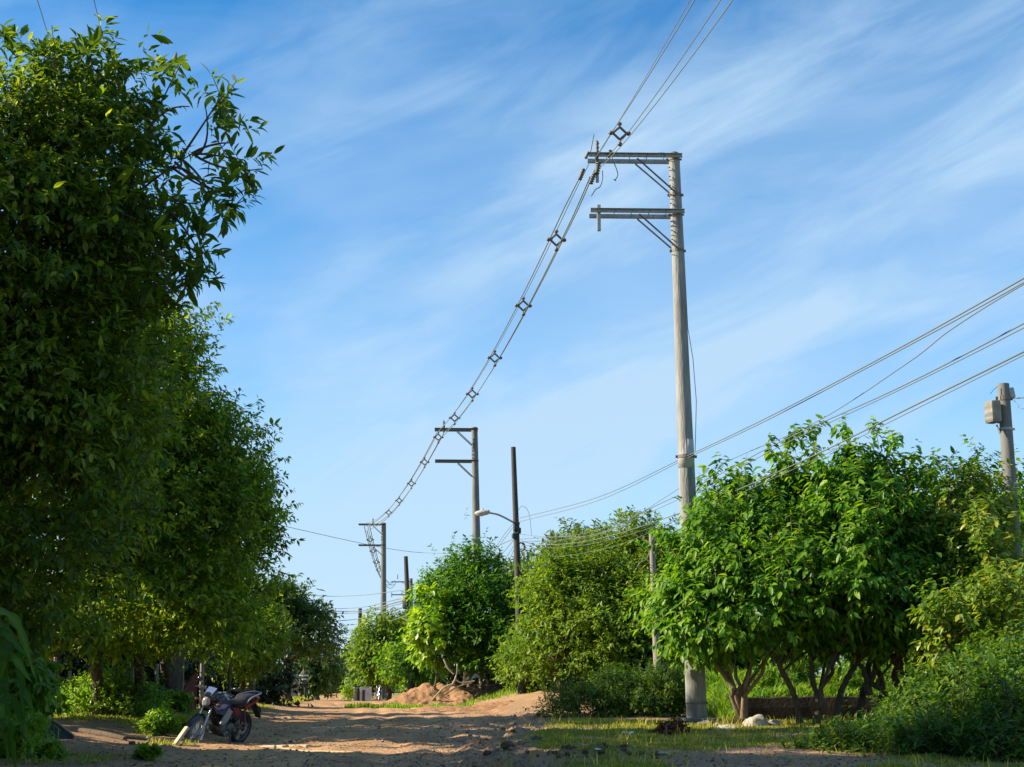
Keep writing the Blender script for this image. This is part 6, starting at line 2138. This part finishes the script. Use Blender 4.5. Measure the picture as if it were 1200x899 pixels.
# fallen leaves
n = 2600
ly = 16.5 + 20 * rgn.random(n) ** 1.4
lx = rgn.uniform(-7, 7, n)
P = np.stack([lx, ly, HT(lx, ly) + .012], 1)
D, S_, Nv = leaf_frames(P * 0 + rgn.normal(size=(n, 3)) * 0 + P, norm(rgn.normal(size=(n, 3)) * np.array([1, 1, .15])), np.array([0, 0, 1.0]) + rgn.normal(size=(n, 3)) * .3)
V, T, tt = leaf_mesh_arrays(P, D, S_, Nv, rgn.uniform(.04, .10, n), rgn.uniform(.015, .035, n), rgn.uniform(0, 1, n), rgn)
props(link('fallen_leaves', np_mesh('fallen_leaves', V, T, M['lf_dead'], tt)), 'dry brown leaves fallen over the verge and road', 'leaves', None, 'stuff')
del o

# heap of dead fronds and bits of litter in the grass
tree('dead_leaf_heap', 'heap of reddish brown dead leaves lying on the grass before the tall pole', 'leaf heap', onground(786, 25.8),
     [(tuple(onground(787, 25.8, .08)), (.19, .2, .13)), (tuple(onground(777, 25.9, .07)), (.1, .14, .10))], 'lf_dead', 55, clumps=70, clump_r=.08, sprigs=9, per=7, sl=.07, L=.075, Wr=.5, droop=1.0, up=.1, shell=.3)
M['litter'] = mat('white_blue_wrapper', (0.62, 0.70, 0.74), (0.36, 0.56, 0.68), 18, .5, lo=.5, hi=.56)


def crumple(label, px, Y, s, m, seed, name='wrapper', cat='litter'):
    c = onground(px, Y, .03)
    rg_ = random.Random(seed)
    bm = bmesh.new()
    bmesh.ops.create_grid(bm, x_segments=5, y_segments=4, size=1)
    for v in bm.verts:
        v.co = Vector((v.co.x * s, v.co.y * s * .6, rg_.uniform(0, .3) * s))
    bmesh.ops.solidify(bm, geom=bm.faces[:], thickness=.004)
    me = bpy.data.meshes.new(name)
    bm.to_mesh(me)
    bm.free()
    me.materials.append(M[m])
    o_ = bpy.data.objects.new(name, me)
    COL.objects.link(o_)
    o_.location = c
    o_.rotation_euler = (.2, 0, rg_.uniform(-.5, .5))
    return props(o_, label, cat)


crumple('white and blue crumpled wrapper lying on the grass left of the dead leaf heap', 735, 25.9, .10, 'litter', 1)
crumple('small pale scrap by the earth clods at the bottom edge', 700, 18.0, .04, 'litter', 2)
crumple('pale flattened scrap on the grass near the bottom edge', 775, 18.3, .06, 'stone', 3)
crumple('pale scrap at the left end of the grass by the washed-out hole', 628, 19.5, .06, 'stone', 4)
for q_, (a, b, c_) in enumerate((((780, 25.5), 'dry brown frond sticking up from the dead leaf heap', (778, 846)),)):
    p0 = onground(*a)
    mb = MB()
    mb.tube([p0, W(c_[0] + 3, c_[1] + 5, 25.6), W(c_[0] + 9, c_[1] - 1, 25.6)], [.02, .018, .008], 6)
    o = mb.build('dry_frond', M['twig'], loc=p0)
    props(o, b, 'frond')
tree('flowering_plant', 'dry yellowish flowering stalks at the left end of the low sprawling bush', 'plant', onground(672, 38.5), [(tuple(W(676, 812, 38.5)), (.3, .3, .12)), (tuple(W(660, 814, 38.5)), (.2, .2, .1)), (tuple(W(700, 806, 38.5)), (.14, .2, .1))],
     'lf_dead', 56, clumps=26, clump_r=.09, sprigs=7, per=6, sl=.12, L=.08, Wr=.5, droop=.2, up=.6, shell=.3, tint_mu=.95)
